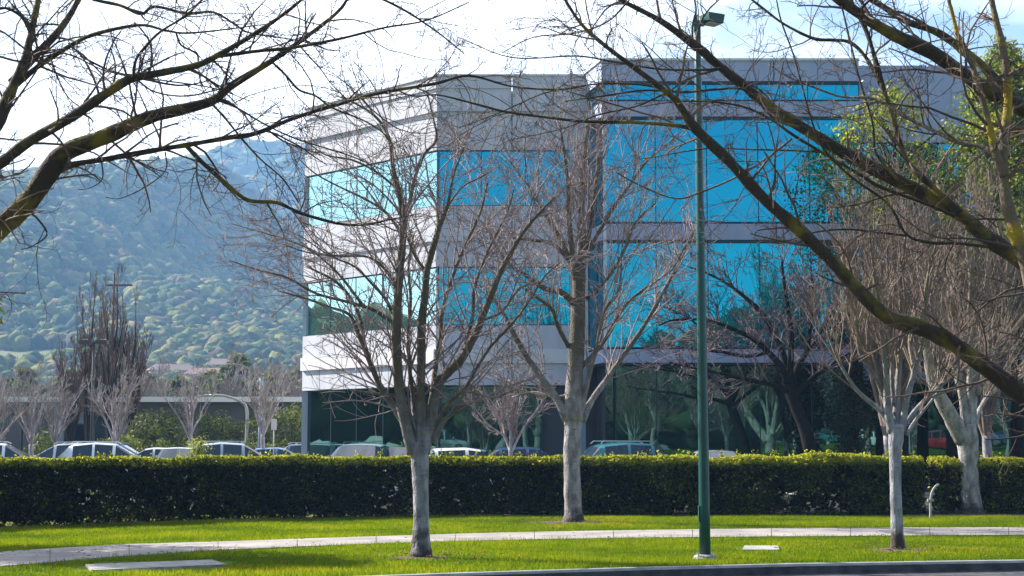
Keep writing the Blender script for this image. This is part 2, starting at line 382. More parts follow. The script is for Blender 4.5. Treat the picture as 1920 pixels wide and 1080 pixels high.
# grass blades
rng = np.random.default_rng(5)
def blades_on(xy, zb, hmin, hmax, w):
    n = len(xy); a = rng.uniform(0, 2 * math.pi, n); h = rng.uniform(hmin, hmax, n)
    lean = rng.normal(0, .35, (n, 2)) * h[:, None]
    dx = np.cos(a) * w * .5; dy = np.sin(a) * w * .5
    V = np.zeros((n, 3, 3))
    V[:, 0, 0] = xy[:, 0] - dx; V[:, 0, 1] = xy[:, 1] - dy; V[:, 1, 0] = xy[:, 0] + dx; V[:, 1, 1] = xy[:, 1] + dy
    V[:, 2, 0] = xy[:, 0] + lean[:, 0]; V[:, 2, 1] = xy[:, 1] + lean[:, 1]
    V[:, :2, 2] = zb; V[:, 2, 2] = zb + h
    return V
def lineY(line, x):
    return np.interp(x, [p.x for p in line], [p.y for p in line])
hedge_front = interp_line(HEDGE, -1300, 2900, 120)
PADS = [[G(172, 1073), G(425, 1062), G(398, 1053), G(160, 1062)], [G(1392, 1034), G(1462, 1034), G(1458, 1026), G(1396, 1026)]]
TREE_BASES = []   # (x, y, radius of bare soil)
def grass_field(n):
    x = rng.uniform(-15, 15, n); y = rng.uniform(20, 38.6, n)
    ok = np.abs(x) < y * .36 + 1.2
    kerb = lineY(kt, x); f = lineY(wf, x); nn = lineY(wn_, x); hd = lineY(hedge_front, x)
    ok &= (y > kerb + .17) & (y < hd + .2)
    ok &= ~((y > nn - .0) & (y < f + .0))
    for (bx, by, br) in TREE_BASES:
        r = br * (1 + .25 * np.sin(5 * np.arctan2(y - by, x - bx)) + .25 * rng.uniform(-1, 1, n))
        ok &= ((x - bx) ** 2 + (y - by) ** 2) > r ** 2
    for pd in PADS:
        cx = [p.x for p in pd]; cy = [p.y for p in pd]
        ok &= ~((x > min(cx) - .02) & (x < max(cx) + .02) & (y > min(cy) + .0) & (y < max(cy) - .0))
    return np.stack([x[ok], y[ok]], 1)
def make_grass():
    xy = grass_field(700000)
    n = len(xy)
    V = blades_on(xy, 0.0, .022, .06, .011)
    pn = np.array([noise.noise(Vector((x * .5, y * .5, 0))) + .5 * noise.noise(Vector((x * 2, y * 2, 3))) for x, y in xy[:n // 12]])
    # patchiness sampled on a coarse set of cells
    gxn = 120; gyn = 80
    cell = np.array([[noise.noise(Vector((i * .125, j * .12, 0))) + .6 * noise.noise(Vector((i * .5, j * .5, 3))) for j in range(gyn)] for i in range(gxn)])
    ii = np.clip(((xy[:, 0] + 15) * 4).astype(int), 0, gxn - 1); jj = np.clip(((xy[:, 1] - 20) * 4).astype(int), 0, gyn - 1)
    t = np.clip(.42 + .55 * cell[ii, jj] + rng.normal(0, .18, n), 0, 1)
    hs = 1 + .5 * cell[ii, jj]
    V[:, 2, 2] *= np.clip(hs, .5, 1.6)
    # unmown fringe along path and kerb
    f = lineY(wf, xy[:, 0]); nn = lineY(wn_, xy[:, 0]); kb = lineY(kt, xy[:, 0])
    ed = np.minimum(np.minimum(np.abs(xy[:, 1] - f), np.abs(xy[:, 1] - nn)), np.abs(xy[:, 1] - kb - .17))
    fr = np.clip(1 - ed / .14, 0, 1) * rng.uniform(.2, 1, n); V[:, 2, 2] *= 1 + 1.0 * fr; t = np.clip(t - .35 * fr, 0, 1)
    # litter: dead leaves and twiglets fallen on lawn and path
    m = 2600; lx = rng.uniform(-12, 13, m); lyy = rng.uniform(21.8, 37.5, m); ok = (np.abs(lx) < lyy * .36) & (lyy > lineY(kt, lx) + .25)
    near = rng.uniform(0, 1, m) < .35
    tb = np.array([b[:2] for b in TREE_BASES[:4]])[rng.integers(0, 4, m)]
    lx = np.where(near, tb[:, 0] + rng.normal(0, .8, m), lx); lyy = np.where(near, tb[:, 1] + rng.normal(0, .7, m), lyy)
    lx, lyy = lx[ok], lyy[ok]; q = len(lx); a = rng.uniform(0, 6.28, q); s = rng.uniform(.015, .04, q); z = .045 + rng.uniform(0, .02, q)
    L4 = np.zeros((q, 4, 3))
    for c_, (du, dv, dz) in enumerate(((-1, 0, 0), (0, -.5, .3), (1, 0, 0), (0, .5, .3))):
        L4[:, c_, 0] = lx + s * (du * np.cos(a) - dv * np.sin(a)); L4[:, c_, 1] = lyy + s * (du * np.sin(a) + dv * np.cos(a)); L4[:, c_, 2] = z + dz * s
    lt = quads('leaf_litter', L4, mat('dead_leaf', rough=.9, spec=.1, tint=[(.07, .04, .02), (.16, .10, .05), (.26, .19, .11)]), tint=rng.uniform(0, 1, q))
    tag(lt, 'scattered brown fallen leaves on the lawn and path', 'leaf litter', kind='stuff')
    o = quads('grass', V, M['grass'], tint=t, k=3)
    tag(o, 'short bright green lawn grass on both sides of the footpath', 'grass', kind='stuff')
# ------------------------------------------------------------ office building
BZ = .3
def zat(v, Y): return P(CU, v, Y).z
DM, DR = 56.0, 54.0
cL = P(816, 842, DM).xy            # corner between angled wing and middle
LDIR = Vector((-.694, .72, 0)).normalized()
LNOR = Vector((-LDIR.y, LDIR.x, 0))
if LNOR.y > 0: LNOR = -LNOR
class Facade:
    def __init__(s, origin, d, nrm): s.o, s.d, s.n = Vector((origin[0], origin[1], 0)), d, nrm
    def box(s, mb, a, b, z0, z1, off0, off1, mi=0):
        """a,b along the facade; off: how far the faces stand out"""
        pts = []
        for z in (z0, z1):
            for off in (off0, off1):
                for t in (a, b):
                    q = s.o + s.d * t + s.n * off; pts.append((q.x, q.y, z))
        mb.add(pts, [(0, 2, 3, 1), (4, 5, 7, 6), (0, 1, 5, 4), (2, 6, 7, 3), (0, 4, 6, 2), (1, 3, 7, 5)], mi)
bld = thing('office_building', 'four storey office block with blue mirror glass, pale panels and an angled wing', 'office building', (0, 60, BZ))
_bi = Matrix.Translation((0, 60, BZ)).inverted()
def bpart(mb, name, m, parent=None, label=None):
    o = mb.build(name, m, parent or bld)
    if (parent or bld) is bld: o.matrix_parent_inverse = _bi
    if label: o['label'] = label
    return o
def band(fc, a, b, z0, z1, off, w=2.6, name='wall_band', m='concrete', back=-.25):
    mb = MB(); panels(mb, fc, a, b, z0, z1, off, w, back=back); bpart(mb, name, M[m])
def panels(mb, fc, a, b, z0, z1, off, w, g=.017, back=-.25):
    n = max(1, round((b - a) / w)); s = (b - a) / n
    for i in range(n):
        fc.box(mb, a + i * s + (g if i else 0), a + (i + 1) * s - (g if i < n - 1 else 0), z0, z1, back, off)
def window_row(fc, a, b, z0, z1, w, m, off=-.12, frame=.03, split=None, name='window'):
    n = max(1, round((b - a) / w)); s = (b - a) / n
    fr = MB()
    for i in range(n + 1):
        x = a + i * s; fc.box(fr, x - .016, x + .016, z0, z1, off - .02, off + .015)
    fc.box(fr, a, b, z1 - .04, z1, off - .02, off + .03); fc.box(fr, a, b, z0, z0 + .04, off - .02, off + .03)
    if split:
        for zs in split: fc.box(fr, a, b, zs - .02, zs + .02, off - .02, off + .045)
    bpart(fr, 'window_frame', M['mullion'])
    for i in range(n):
        mb = MB()
        # each pane hangs a hair out of true
        t = random.uniform(-.009, .009); t2 = random.uniform(-.007, .007)
        q = []
        for (x, z, o) in ((a + i * s + .016, z0 + .04, off + t2), (a + (i + 1) * s - .016, z0 + .04, off + t2 + t), (a + (i + 1) * s - .016, z1 - .04, off + t), (a + i * s + .016, z1 - .04, off)):
            v = fc.o + fc.d * x + fc.n * o; q.append((v.x, v.y, z))
        mb.add(q, [(0, 1, 2, 3)]); bpart(mb, name, m)
random.seed(3)
X = Vector((1, 0, 0)); NY = Vector((0, -1, 0))
FM = Facade((cL.x, DM), X, NY)
xm_end = P(1104, 842, DM).x; lenM = xm_end - cL.x
FL_ = Facade((cL.x, cL.y), LDIR, LNOR)
lenL = 7.78
zz = {k: zat(v, DM) for k, v in dict(gtop=722, l0=681, l1=655, w2b=610, w2t=500, b1=452, b2=428, w3b=386, w3t=281, t1=236, t2=208, t3=166, top=143).items()}
# core volume
core = MB()
LB = cL + LDIR.xy * lenL
xr0 = P(1136, 842, DR).x; xr1 = P(1625, 842, DR).x; x_end = 32.0
yb = 88.0
top = zz['top']
def solid(mb, poly, z0, z1):
    n = len(poly)
    mb.add([(p[0], p[1], z0) for p in poly] + [(p[0], p[1], z1) for p in poly], [tuple(range(n))[::-1], tuple(range(n, 2 * n))] + [(i, (i + 1) % n, n + (i + 1) % n, n + i) for i in range(n)])
ins = .32
solid(core, [(cL.x + .1, cL.y + ins), (x_end - .4, DM + ins), (x_end - .4, yb - .5), (LB.x + 1.0, yb - .5), (LB.x + .55, LB.y + .25)], BZ, top - .55)
bpart(core, 'core_wall', M['groove'])
rf = MB(); solid(rf, [(cL.x + .1, cL.y + .4), (x_end - .5, DM + .4), (x_end - .5, yb - .6), (LB.x + 1.1, yb - .6), (LB.x + .6, LB.y + .3)], top - .5, top - .45)
bpart(rf, 'roof', M['roof'])
# ---- angled wing and middle wing: same bands
ground_m, glass_m = M['glass_low'], M['glass_up']
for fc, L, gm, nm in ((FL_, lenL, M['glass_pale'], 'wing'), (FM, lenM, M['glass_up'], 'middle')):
    band(fc, 0, L, zz['gtop'], zz['l0'], .0)
    band(fc, 0, L, zz['l1'], zz['w2b'], .0)
    if nm == 'wing': wins = (0.02, L - .02)
    else: wins = (0.02, P(1070, 842, DM).x - cL.x)
    band(fc, 0, L, zz['w2t'], zz['b1'], .0)
    band(fc, 0, L, zz['b1'], zz['b2'], .07)
    band(fc, 0, L, zz['b2'], zz['w3b'], .0)
    band(fc, 0, L, zz['w3t'], zz['t1'], .0)
    band(fc, 0, L, zz['t1'], zz['t2'], -.10)
    band(fc, 0, L, zz['t2'], zz['t3'], .0)
    band(fc, 0, L, zz['t3'], zz['top'], .05)
    if nm == 'middle':
        band(fc, wins[1], L, zz['w2b'], zz['w2t'], .0); band(fc, wins[1], L, zz['w3b'], zz['w3t'], .0)
    led = MB(); panels(led, fc, -.0, L, zz['l0'], zz['l1'], .10, 2.6, back=-.2)
    bpart(led, 'ledge', M['ledge'])
    cop = MB(); fc.box(cop, -.03, L + .03, zz['top'], zz['top'] + .06, -.35, .10); bpart(cop, 'coping', M['trimpale'])
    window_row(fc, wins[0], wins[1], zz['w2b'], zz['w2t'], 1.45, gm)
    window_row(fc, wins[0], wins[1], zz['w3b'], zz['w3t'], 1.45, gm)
    window_row(fc, wins[0], (L if nm == 'wing' else L - 1.6), BZ + .15, zz['gtop'], 1.45, M['glass_low'], off=-.22)
    bs = MB(); fc.box(bs, 0, L, BZ, BZ + .15, -.26, -.1); bpart(bs, 'plinth', M['ledge'])
# end wall of the angled wing (hidden from here, seen from the left)
ew = MB(); solid(ew, [(LB.x, LB.y), (LB.x + .3, LB.y + .12), (LB.x + .9, yb), (LB.x + .6, yb)], BZ, zz['top']); bpart(ew, 'end_wall', M['concrete'])
bw = MB(); bw.box(LB.x + .95, x_end, yb - .3, yb, BZ, zz['top']); bpart(bw, 'rear_wall', M['concrete'])
rw = MB(); rw.box(x_end, x_end + .3, DM + .2, yb, BZ, zz['top']); bpart(rw, 'side_wall', M['concrete'])
# ---- pier between middle and curtain wall
pier = MB(); pz = MB()
px0 = P(1082, 842, DM - .5).x; px1 = P(1098, 842, DM - .5).x
pier.box(px0, px1, DM - .7, DM - .28, BZ, zz['l1'] - .4); bpart(pier, 'pier', M['wallblue'])
# ---- curtain wall, standing 2 m proud with a splayed left corner
zr = {k: zat(v, DR) for k, v in dict(g=680, b0=655, w2t=450, c1=420, w3t=219, d1=191, w4t=153, top=115).items()}
FR_ = Facade((xr0, DR), X, NY); lenR = xr1 - xr0
sp = Vector((P(1104, 842, DM).x, DM - .02, 0)); spd = (Vector((xr0, DR, 0)) - sp); lsp = spd.length; spd.normalize()
spn = Vector((spd.y, -spd.x, 0));
if spn.y > 0: spn = -spn
FS_ = Facade((sp.x, sp.y), spd, spn)
for fc, a, b, gm, w in ((FR_, 0, lenR, M['glass_up'], 1.62), (FS_, 0, lsp, M['glass_up'], 1.3)):
    band(fc, a, b, zr['g'], zr['b0'], .08, 3.24, m='bandwall'); band(fc, a, b, zr['w2t'], zr['c1'], .08, 3.24, m='bandwall')
    band(fc, a, b, zr['w3t'], zr['d1'], .08, 3.24, m='bandwall'); band(fc, a, b, zr['w4t'], zr['top'], .08, 3.24, m='bandwall')
    for z in ('g', 'w2t', 'w3t', 'w4t'):
        sh = MB(); fc.box(sh, a, b, zr[z] - .07, zr[z], -.2, .02); bpart(sh, 'trim', M['mullion'])
    for z0, z1 in (('b0', 'w2t'), ('c1', 'w3t'), ('d1', 'w4t')):
        window_row(fc, a, b, zr[z0] + .04, zr[z1] - .07, w, gm, off=-.03)
    window_row(fc, a, b, BZ + .1, zr['g'] - .07, w, M['glass_low'], off=-.35)
    cp = MB(); fc.box(cp, a - .02, b + .02, zr['top'], zr['top'] + .08, -.35, .14); bpart(cp, 'coping', M['trimpale'])
cm_ = MB(); cm_.box(xr0 - .05, xr0 + .05, DR - .13, DR - .02, zr['b0'], zr['w3t']); bpart(cm_, 'corner_mullion', M['trimpale'])
bk = MB(); solid(bk, [(sp.x + .3, DM + .2), (xr0 + .15, DR + .42), (xr1 - .02, DR + .42), (xr1 - .02, DM + .25)], BZ, zr['top'] - .1); bpart(bk, 'core_wall', M['groove'])
# ---- right wing: concrete bands again, flush with the curtain wall
F2 = Facade((xr1 + .02, DR + .6), X, NY); len2 = x_end - xr1
for z0, z1, off in ((zz['gtop'], zz['l0'], 0), (zz['l1'], zz['w2b'], 0), (zz['w2t'], zz['w3b'], 0), (zz['w3t'], zr['top'], 0)): band(F2, 0, len2, z0, z1, off, m='bandwall')
led = MB(); panels(led, F2, 0, len2, zz['l0'], zz['l1'], .1, 2.6); bpart(led, 'ledge', M['bandwall'])
window_row(F2, 0, len2, zz['w2b'], zz['w2t'], 1.62, M['glass_up']); window_row(F2, 0, len2, zz['w3b'], zz['w3t'], 1.62, M['glass_up'])
window_row(F2, 0, len2, BZ + .1, zz['gtop'], 1.62, M['glass_low'], off=-.2)
bk = MB(); bk.box(xr1 + .04, x_end, DR + .95, DM + .3, BZ, zr['top'] - .1); bpart(bk, 'core_wall', M['groove'])
# ------------------------------------------------------------ trees
def vrand(r): 
    while True:
        v = Vector((r.uniform(-1, 1), r.uniform(-1, 1), r.uniform(-1, 1)))
        if .05 < v.length < 1: return v.normalized()
def catmull(pts, n_per=5):
    P_ = np.asarray(pts, float); out = []
    Q = np.vstack([2 * P_[0] - P_[1], P_, 2 * P_[-1] - P_[-2]])
    for i in range(1, len(Q) - 2):
        p0, p1, p2, p3 = Q[i - 1], Q[i], Q[i + 1], Q[i + 2]
        for t in np.linspace(0, 1, n_per, endpoint=False):
            out.append(.5 * ((2 * p1) + (-p0 + p2) * t + (2 * p0 - 5 * p1 + 4 * p2 - p3) * t * t + (-p0 + 3 * p1 - 3 * p2 + p3) * t ** 3))
    out.append(Q[-2]); return np.array(out)
def shoot(mb, r, p, d, L, rad, level, prm):
    """a twig with its own side twigs; level 0 is the finest"""
    n = 7 if level else 6
    pts = [np.array(p)]; dd = Vector(d).normalized(); step = L / (n - 1)
    wig = prm.get('wig', .22)
    bend = vrand(r) * prm.get('arc', .10)
    for i in range(n - 1):
        dd = (dd + vrand(r) * wig + bend + Vector((0, 0, prm.get('up', .08)))).normalized()
        pts.append(pts[-1] + np.array(dd) * step)
    rr = np.linspace(rad, max(rad * .4, prm['rmin']), n)
    mb.tube(pts, rr, 5 if level > 1 else (4 if level else 3), cap=False)
    if level <= 0: return
    m = prm['kids'][level - 1]
    for j in range(m):
        t = r.uniform(.18, 1.0); i = min(int(t * (n - 1)), n - 2); f = t * (n - 1) - i
        q = pts[i] * (1 - f) + pts[i + 1] * f
        tan = Vector(pts[i + 1] - pts[i]).normalized()
        side = tan.cross(vrand(r)).normalized()
        ang = math.radians(r.uniform(*prm.get('ang', (25, 60))))
        nd = tan * math.cos(ang) + side * math.sin(ang)
        shoot(mb, r, q, nd, L * r.uniform(.35, .7) * (1.15 - .6 * t), max(rr[i] * .55, prm['rmin']), level - 1, prm)
def limb3d(chain, Y0, drift, r, wk=1.0):
    """chain of (u, v, width px) given where the limb is seen; Y drifts along it so that the crown has depth"""
    n = len(chain); L = [0]
    for i in range(1, n): L.append(L[-1] + math.hypot(chain[i][0] - chain[i - 1][0], chain[i][1] - chain[i - 1][1]))
    tot = L[-1] or 1
    pts = []; rad = []
    for i, (u, v, w) in enumerate(chain):
        Y = Y0 + drift * (L[i] / tot)
        pts.append(P(u, v, Y)); rad.append(w * .5 * wk * Y / F)
    cp = catmull([tuple(p) + (q,) for p, q in zip(pts, rad)])
    return cp[:, :3], np.maximum(cp[:, 3], .003)
def grow_along(mb, r, pts, rad, per_m, Lr, level, prm, t0=.15, up=.25):
    seg = np.linalg.norm(np.diff(pts, axis=0), axis=1); cum = np.concatenate([[0], np.cumsum(seg)]); tot = cum[-1]
    for _ in range(int(per_m * tot * (1 - t0)) + 1):
        s = r.uniform(t0, 1) * tot; i = min(int(np.searchsorted(cum, s)) - 1, len(pts) - 2); i = max(i, 0)
        f = (s - cum[i]) / (seg[i] + 1e-9); q = pts[i] * (1 - f) + pts[i + 1] * f
        tan = Vector(pts[i + 1] - pts[i]).normalized(); side = tan.cross(vrand(r)).normalized()
        a = math.radians(r.uniform(*prm.get('ang', (25, 60))))
        d = tan * math.cos(a) + side * math.sin(a) + Vector((0, 0, up))
        L = r.uniform(*Lr) * (1.1 - .5 * s / tot)
        shoot(mb, r, q, d, L, min(max(rad[i] * .5, prm['rmin'] * 1.5), prm.get('rmax', .02)), level, prm)
def wobble(pts, rad, r, amt=.12):
    """swellings and knots"""
    k = len(rad); ph = r.uniform(0, 9)
    return rad * (1 + amt * np.array([noise.noise(Vector((i * .55 + ph, ph, 0))) for i in range(k)]))
def traced_tree(name, label, cat, Y0, base, trunk, limbs, seed, tm, lm, cm, prm, per_m=5, Lr=(.5, 1.3), level=2, group=None, drifts=1.6, t0=.15, up=.25, flare=1.35):
    r = random.Random(seed)
    bp = G(*base); bp.z = -.02
    root = thing(name, label, cat, bp, 0, group)
    inv = Matrix.Translation(bp).inverted()
    def ch(mb, nm, m, smooth=True):
        o = mb.build(nm, m, root, smooth=smooth); o.matrix_parent_inverse = inv; return o
    pts, rad = limb3d(trunk, bp.y, 0, r, .88)
    # finer trunk with a root flare
    rad = wobble(pts, rad, r, .10)
    h = pts[:, 2] - pts[0, 2]
    rad = rad * (1 + (flare - 1) * np.exp(-np.maximum(h, 0) / .16))
    mb = MB(); pp = pts.copy(); pp[0, 2] = -.05
    mb.tube(pp, rad, 18)
    # gentle irregularity round the section
    vv = mb.v[0]; c = np.repeat(pp, 18, axis=0)
    off = vv - c
    k = np.array([1 + .10 * noise.noise(Vector((v[0] * 6, v[1] * 6, v[2] * 2.2))) + .05 * noise.noise(Vector((v[0] * 18, v[1] * 18, v[2] * 9))) + .22 * math.exp(-max(v[2], 0) / .12) * noise.noise(Vector((v[0] * 14, v[1] * 14, 3))) for v in vv]); mb.v[0] = c + off * k[:, None]
    ch(mb, 'trunk', tm)
    crown = MB()
    for li, lb in enumerate(limbs):
        dr = (((li * 0.618) % 1) * 2 - 1) * drifts
        if isinstance(lb, dict): dr = lb.get('d', dr); m_ = lb.get('m', lm); chain = lb['c']; pm = lb.get('p', per_m)
        else: chain, m_, pm = lb, lm, per_m
        pts, rad = limb3d(chain, bp.y, dr, r)
        # start on the trunk axis plane, wander in depth
        w = np.array([noise.noise(Vector((i * .21, seed + li * 3.1, 0))) for i in range(len(pts))]) * .1
        rad = wobble(pts, rad, r, .14)
        b = MB(); b.tube(pts, rad, 10 if rad[0] > .03 else 6); ch(b, 'limb', m_)
        grow_along(crown, r, pts, rad, pm, Lr, level, prm, t0, up)
    ch(crown, 'crown', cm, smooth=False)
    return root
TW = dict(rmin=.0032, rmax=.016, kids=(4, 5, 5), wig=.10, arc=.08, up=.05, ang=(16, 48))

# nearest street tree of the row, two more behind the path
TREE_BASES += [(*G(790, 1046).xy, .42), (*G(1683, 1032).xy, .5), (*G(1075, 980).xy, .8), (*G(1822, 965).xy, 1.3), (*G(1322, 1049).xy, .16)]
for (x, y, rr_), nm in zip(TREE_BASES[:4], range(4)):
    mb = MB(); k = 28; r = random.Random(nm)
    mb.add([(x, y, .030)] + [(x + (rr_ * (1 + r.uniform(-.18, .22))) * math.cos(a * 2 * math.pi / k) * (1.6 if nm > 1 else 1), y + rr_ * (1 + r.uniform(-.18, .22)) * math.sin(a * 2 * math.pi / k), .004) for a in range(k)],
           [(0, 1 + i, 1 + (i + 1) % k) for i in range(k)])
    tag(mb.build('bare_soil', M['mulch']), kind='structure')

traced_tree('bare_street_tree', 'multi-limbed bare tree with a pale trunk, the one nearest the concrete slab', 'tree', 0, (790, 1046),
    [(790, 1048, 40), (789, 1020, 37), (790, 980, 33), (789, 920, 33), (788, 880, 37), (787, 848, 42), (788, 830, 40)],
    [[(775, 850, 26), (762, 800, 22), (750, 740, 20), (744, 660, 19), (744, 600, 18), (749, 515, 16), (755, 450, 14), (752, 380, 12), (738, 320, 9), (729, 258, 7), (700, 215, 5), (640, 180, 3)],
     [(750, 480, 10), (760, 420, 9), (770, 370, 8), (778, 333, 7), (795, 290, 6), (818, 262, 5), (812, 220, 4), (800, 170, 3)],
     [(789, 845, 22), (791, 800, 20), (789, 740, 18), (790, 680, 17), (791, 604, 16), (797, 550, 14), (801, 507, 13), (815, 455, 12), (824, 425, 10), (840, 382, 7), (850, 330, 4), (872, 270, 3)],
     [(822, 430, 7), (818, 385, 5), (805, 350, 4), (798, 300, 3)],
     [(795, 850, 24), (808, 790, 22), (819, 726, 20), (838, 700, 19), (862, 676, 18), (884, 640, 16), (900, 605, 15), (918, 560, 13), (938, 510, 11), (960, 470, 9), (985, 430, 7), (1015, 395, 5), (1040, 370, 3)],
     [(812, 830, 13), (832, 790, 9), (853, 770, 8), (868, 740, 7), (882, 712, 6), (918, 652, 6), (960, 607, 5), (995, 560, 4), (1020, 520, 3), (1052, 490, 2)],
     [(770, 830, 14), (755, 790, 12), (735, 755, 11), (712, 720, 10), (695, 680, 9), (682, 640, 8), (676, 600, 7), (655, 555, 6), (625, 525, 5), (575, 500, 3)],
     [(760, 800, 11), (740, 768, 10), (712, 725, 9), (690, 672, 8), (672, 625, 7), (655, 590, 6), (615, 575, 5), (575, 560, 4), (520, 545, 2)],
     [(806, 790, 12), (815, 700, 10), (824, 640, 9), (830, 580, 8), (848, 520, 7), (872, 460, 6), (900, 400, 5), (915, 340, 3)],
     [(783, 840, 12), (776, 760, 9), (768, 690, 8), (766, 620, 7), (770, 560, 6), (766, 500, 5), (775, 440, 3)],
     [(744, 600, 8), (722, 560, 6), (700, 535, 5), (665, 500, 4), (620, 480, 3), (560, 440, 2)],
     [(862, 676, 9), (885, 600, 7), (890, 540, 6), (915, 470, 5), (950, 400, 4), (965, 350, 2)],
     [(785, 820, 10), (770, 780, 8), (745, 745, 7), (700, 738, 5), (660, 732, 3)],
     [(812, 800, 9), (850, 745, 7), (880, 735, 5), (930, 745, 4), (960, 730, 2)],
     [(748, 430, 7), (722, 397, 6), (682, 372, 5), (636, 350, 4), (592, 326, 3), (560, 298, 2)],
     [(746, 540, 7), (722, 505, 6), (690, 482, 5), (640, 480, 4), (580, 474, 3), (530, 458, 2)],
     [(680, 572, 6), (642, 522, 5), (612, 492, 4), (570, 462, 4), (500, 438, 3), (435, 420, 2)],
     [(744, 610, 8), (702, 582, 7), (655, 567, 6), (592, 550, 5), (540, 521, 4), (480, 505, 3), (430, 488, 2)],
     [(740, 350, 5), (705, 322, 4), (660, 300, 4), (610, 290, 3), (570, 262, 2)],
     [(840, 385, 4), (868, 350, 3), (905, 330, 3), (950, 300, 2)],
     [(800, 510, 6), (778, 480, 5), (760, 440, 4), (735, 430, 3), (700, 410, 2)],
     [(905, 600, 6), (940, 585, 5), (975, 540, 4), (1010, 530, 3), (1050, 500, 2)]],
    11, M['bark_a'], M['bark_a'], M['twig'], dict(TW, rmin=.0038, kids=(3, 4, 5), arc=.15, ang=(22, 62), up=.03), per_m=5.5, Lr=(.6, 1.9), drifts=1.3)

traced_tree('bare_street_tree', 'tall bare tree with thick pale trunk between footpath and hedge, before the pier', 'tree', 0, (1075, 980),
    [(1075, 982, 42), (1075, 960, 36), (1073, 900, 36), (1073, 830, 36), (1075, 785, 40), (1076, 755, 38)],
    [dict(c=[(1075, 790, 37), (1078, 700, 33), (1082, 640, 30), (1084, 580, 28), (1086, 520, 25), (1090, 470, 18), (1094, 430, 12)], d=0, p=1),
     [(1085, 530, 16), (1088, 460, 14), (1090, 400, 12), (1092, 340, 10), (1096, 290, 8), (1100, 240, 5), (1104, 190, 3)],
     [(1082, 540, 14), (1072, 470, 12), (1066, 400, 10), (1064, 340, 8), (1058, 285, 6), (1050, 235, 3)],
     [(1090, 520, 13), (1102, 450, 11), (1112, 380, 9), (1120, 320, 7), (1124, 260, 5), (1132, 210, 3)],
     [(1063, 790, 16), (1045, 750, 15), (1012, 705, 14), (985, 665, 12), (960, 620, 10), (945, 590, 7), (925, 560, 5), (905, 540, 3)],
     [(1078, 570, 14), (1052, 548, 12), (1020, 540, 10), (985, 515, 8), (960, 500, 6), (935, 470, 4), (915, 440, 3)],
     [(1080, 520, 12), (1060, 470, 11), (1045, 440, 10), (1020, 400, 8), (1000, 360, 6), (975, 330, 4), (955, 300, 3)],
     [(1088, 780, 12), (1096, 740, 11), (1108, 690, 9), (1117, 655, 8), (1122, 620, 7), (1135, 580, 6), (1160, 545, 5), (1165, 490, 3)],
     [(1092, 790, 13), (1110, 750, 12), (1135, 715, 11), (1165, 672, 9), (1195, 630, 9), (1220, 590, 8), (1245, 545, 7), (1270, 500, 6), (1290, 455, 5), (1310, 420, 3)],
     [(1088, 690, 10), (1110, 668, 9), (1140, 628, 8), (1160, 590, 7), (1185, 560, 6), (1225, 530, 5), (1260, 505, 4), (1285, 460, 3)],
     [(1066, 650, 9), (1045, 610, 8), (1035, 580, 7), (1010, 560, 6), (985, 540, 4)],
     [(1096, 480, 9), (1120, 440, 8), (1150, 390, 7), (1185, 340, 6), (1215, 300, 5), (1250, 270, 3)],
     [(1076, 500, 9), (1040, 460, 7), (1000, 450, 6), (960, 445, 4), (920, 430, 3)],
     [(1100, 560, 8), (1140, 520, 7), (1170, 470, 6), (1190, 420, 5), (1230, 380, 3)],
     [(1068, 740, 8), (1040, 745, 6), (1000, 735, 4), (960, 745, 3)]],
    23, M['bark_b'], M['bark_b'], M['twig'], dict(TW, rmin=.0048, kids=(3, 4, 5), up=.06, arc=.12, ang=(20, 55)), per_m=6, Lr=(.9, 2.5), drifts=1.8)

traced_tree('bare_street_tree', 'slim bare tree with smooth blue-grey trunk on the roadside lawn beyond the pole', 'tree', 0, (1683, 1032),
    [(1684, 1034, 30), (1683, 1015, 26), (1681, 960, 25), (1679, 900, 24), (1679, 850, 26), (1680, 815, 32), (1681, 795, 34)],
    [[(1672, 810, 18), (1664, 760, 14), (1662, 700, 11), (1655, 640, 9), (1650, 580, 8), (1640, 520, 6), (1632, 450, 4), (1628, 390, 3)],
     [(1680, 800, 16), (1682, 740, 12), (1686, 680, 10), (1690, 600, 8), (1688, 530, 7), (1696, 460, 5), (1700, 400, 4), (1695, 340, 3)],
     [(1690, 808, 16), (1698, 760, 12), (1712, 705, 10), (1728, 650, 8), (1734, 600, 7), (1738, 530, 6), (1752, 470, 4), (1765, 420, 3)],
     [(1694, 800, 10), (1720, 765, 8), (1762, 725, 7), (1800, 695, 6), (1850, 670, 5), (1905, 655, 3)],
     [(1668, 800, 11), (1650, 770, 9), (1610, 735, 8), (1585, 700, 6), (1565, 660, 5), (1550, 620, 3)],
     [(1665, 770, 10), (1648, 720, 9), (1630, 690, 8), (1612, 660, 7), (1605, 600, 6), (1590, 540, 4), (1580, 480, 3)],
     [(1700, 815, 7), (1715, 790, 6), (1740, 760, 5), (1770, 720, 3)],
     [(1676, 760, 9), (1672, 690, 8), (1674, 620, 7), (1668, 560, 6), (1664, 490, 4), (1660, 420, 3)],
     [(1704, 740, 8), (1712, 690, 7), (1705, 640, 6), (1715, 570, 5), (1722, 500, 3)]],
    37, M['bark_c'], M['bark_c'], M['twig_warm'], dict(TW, kids=(4, 5, 5), up=.09, wig=.09), per_m=6, Lr=(.7, 2.0), drifts=1.2, up=.45)

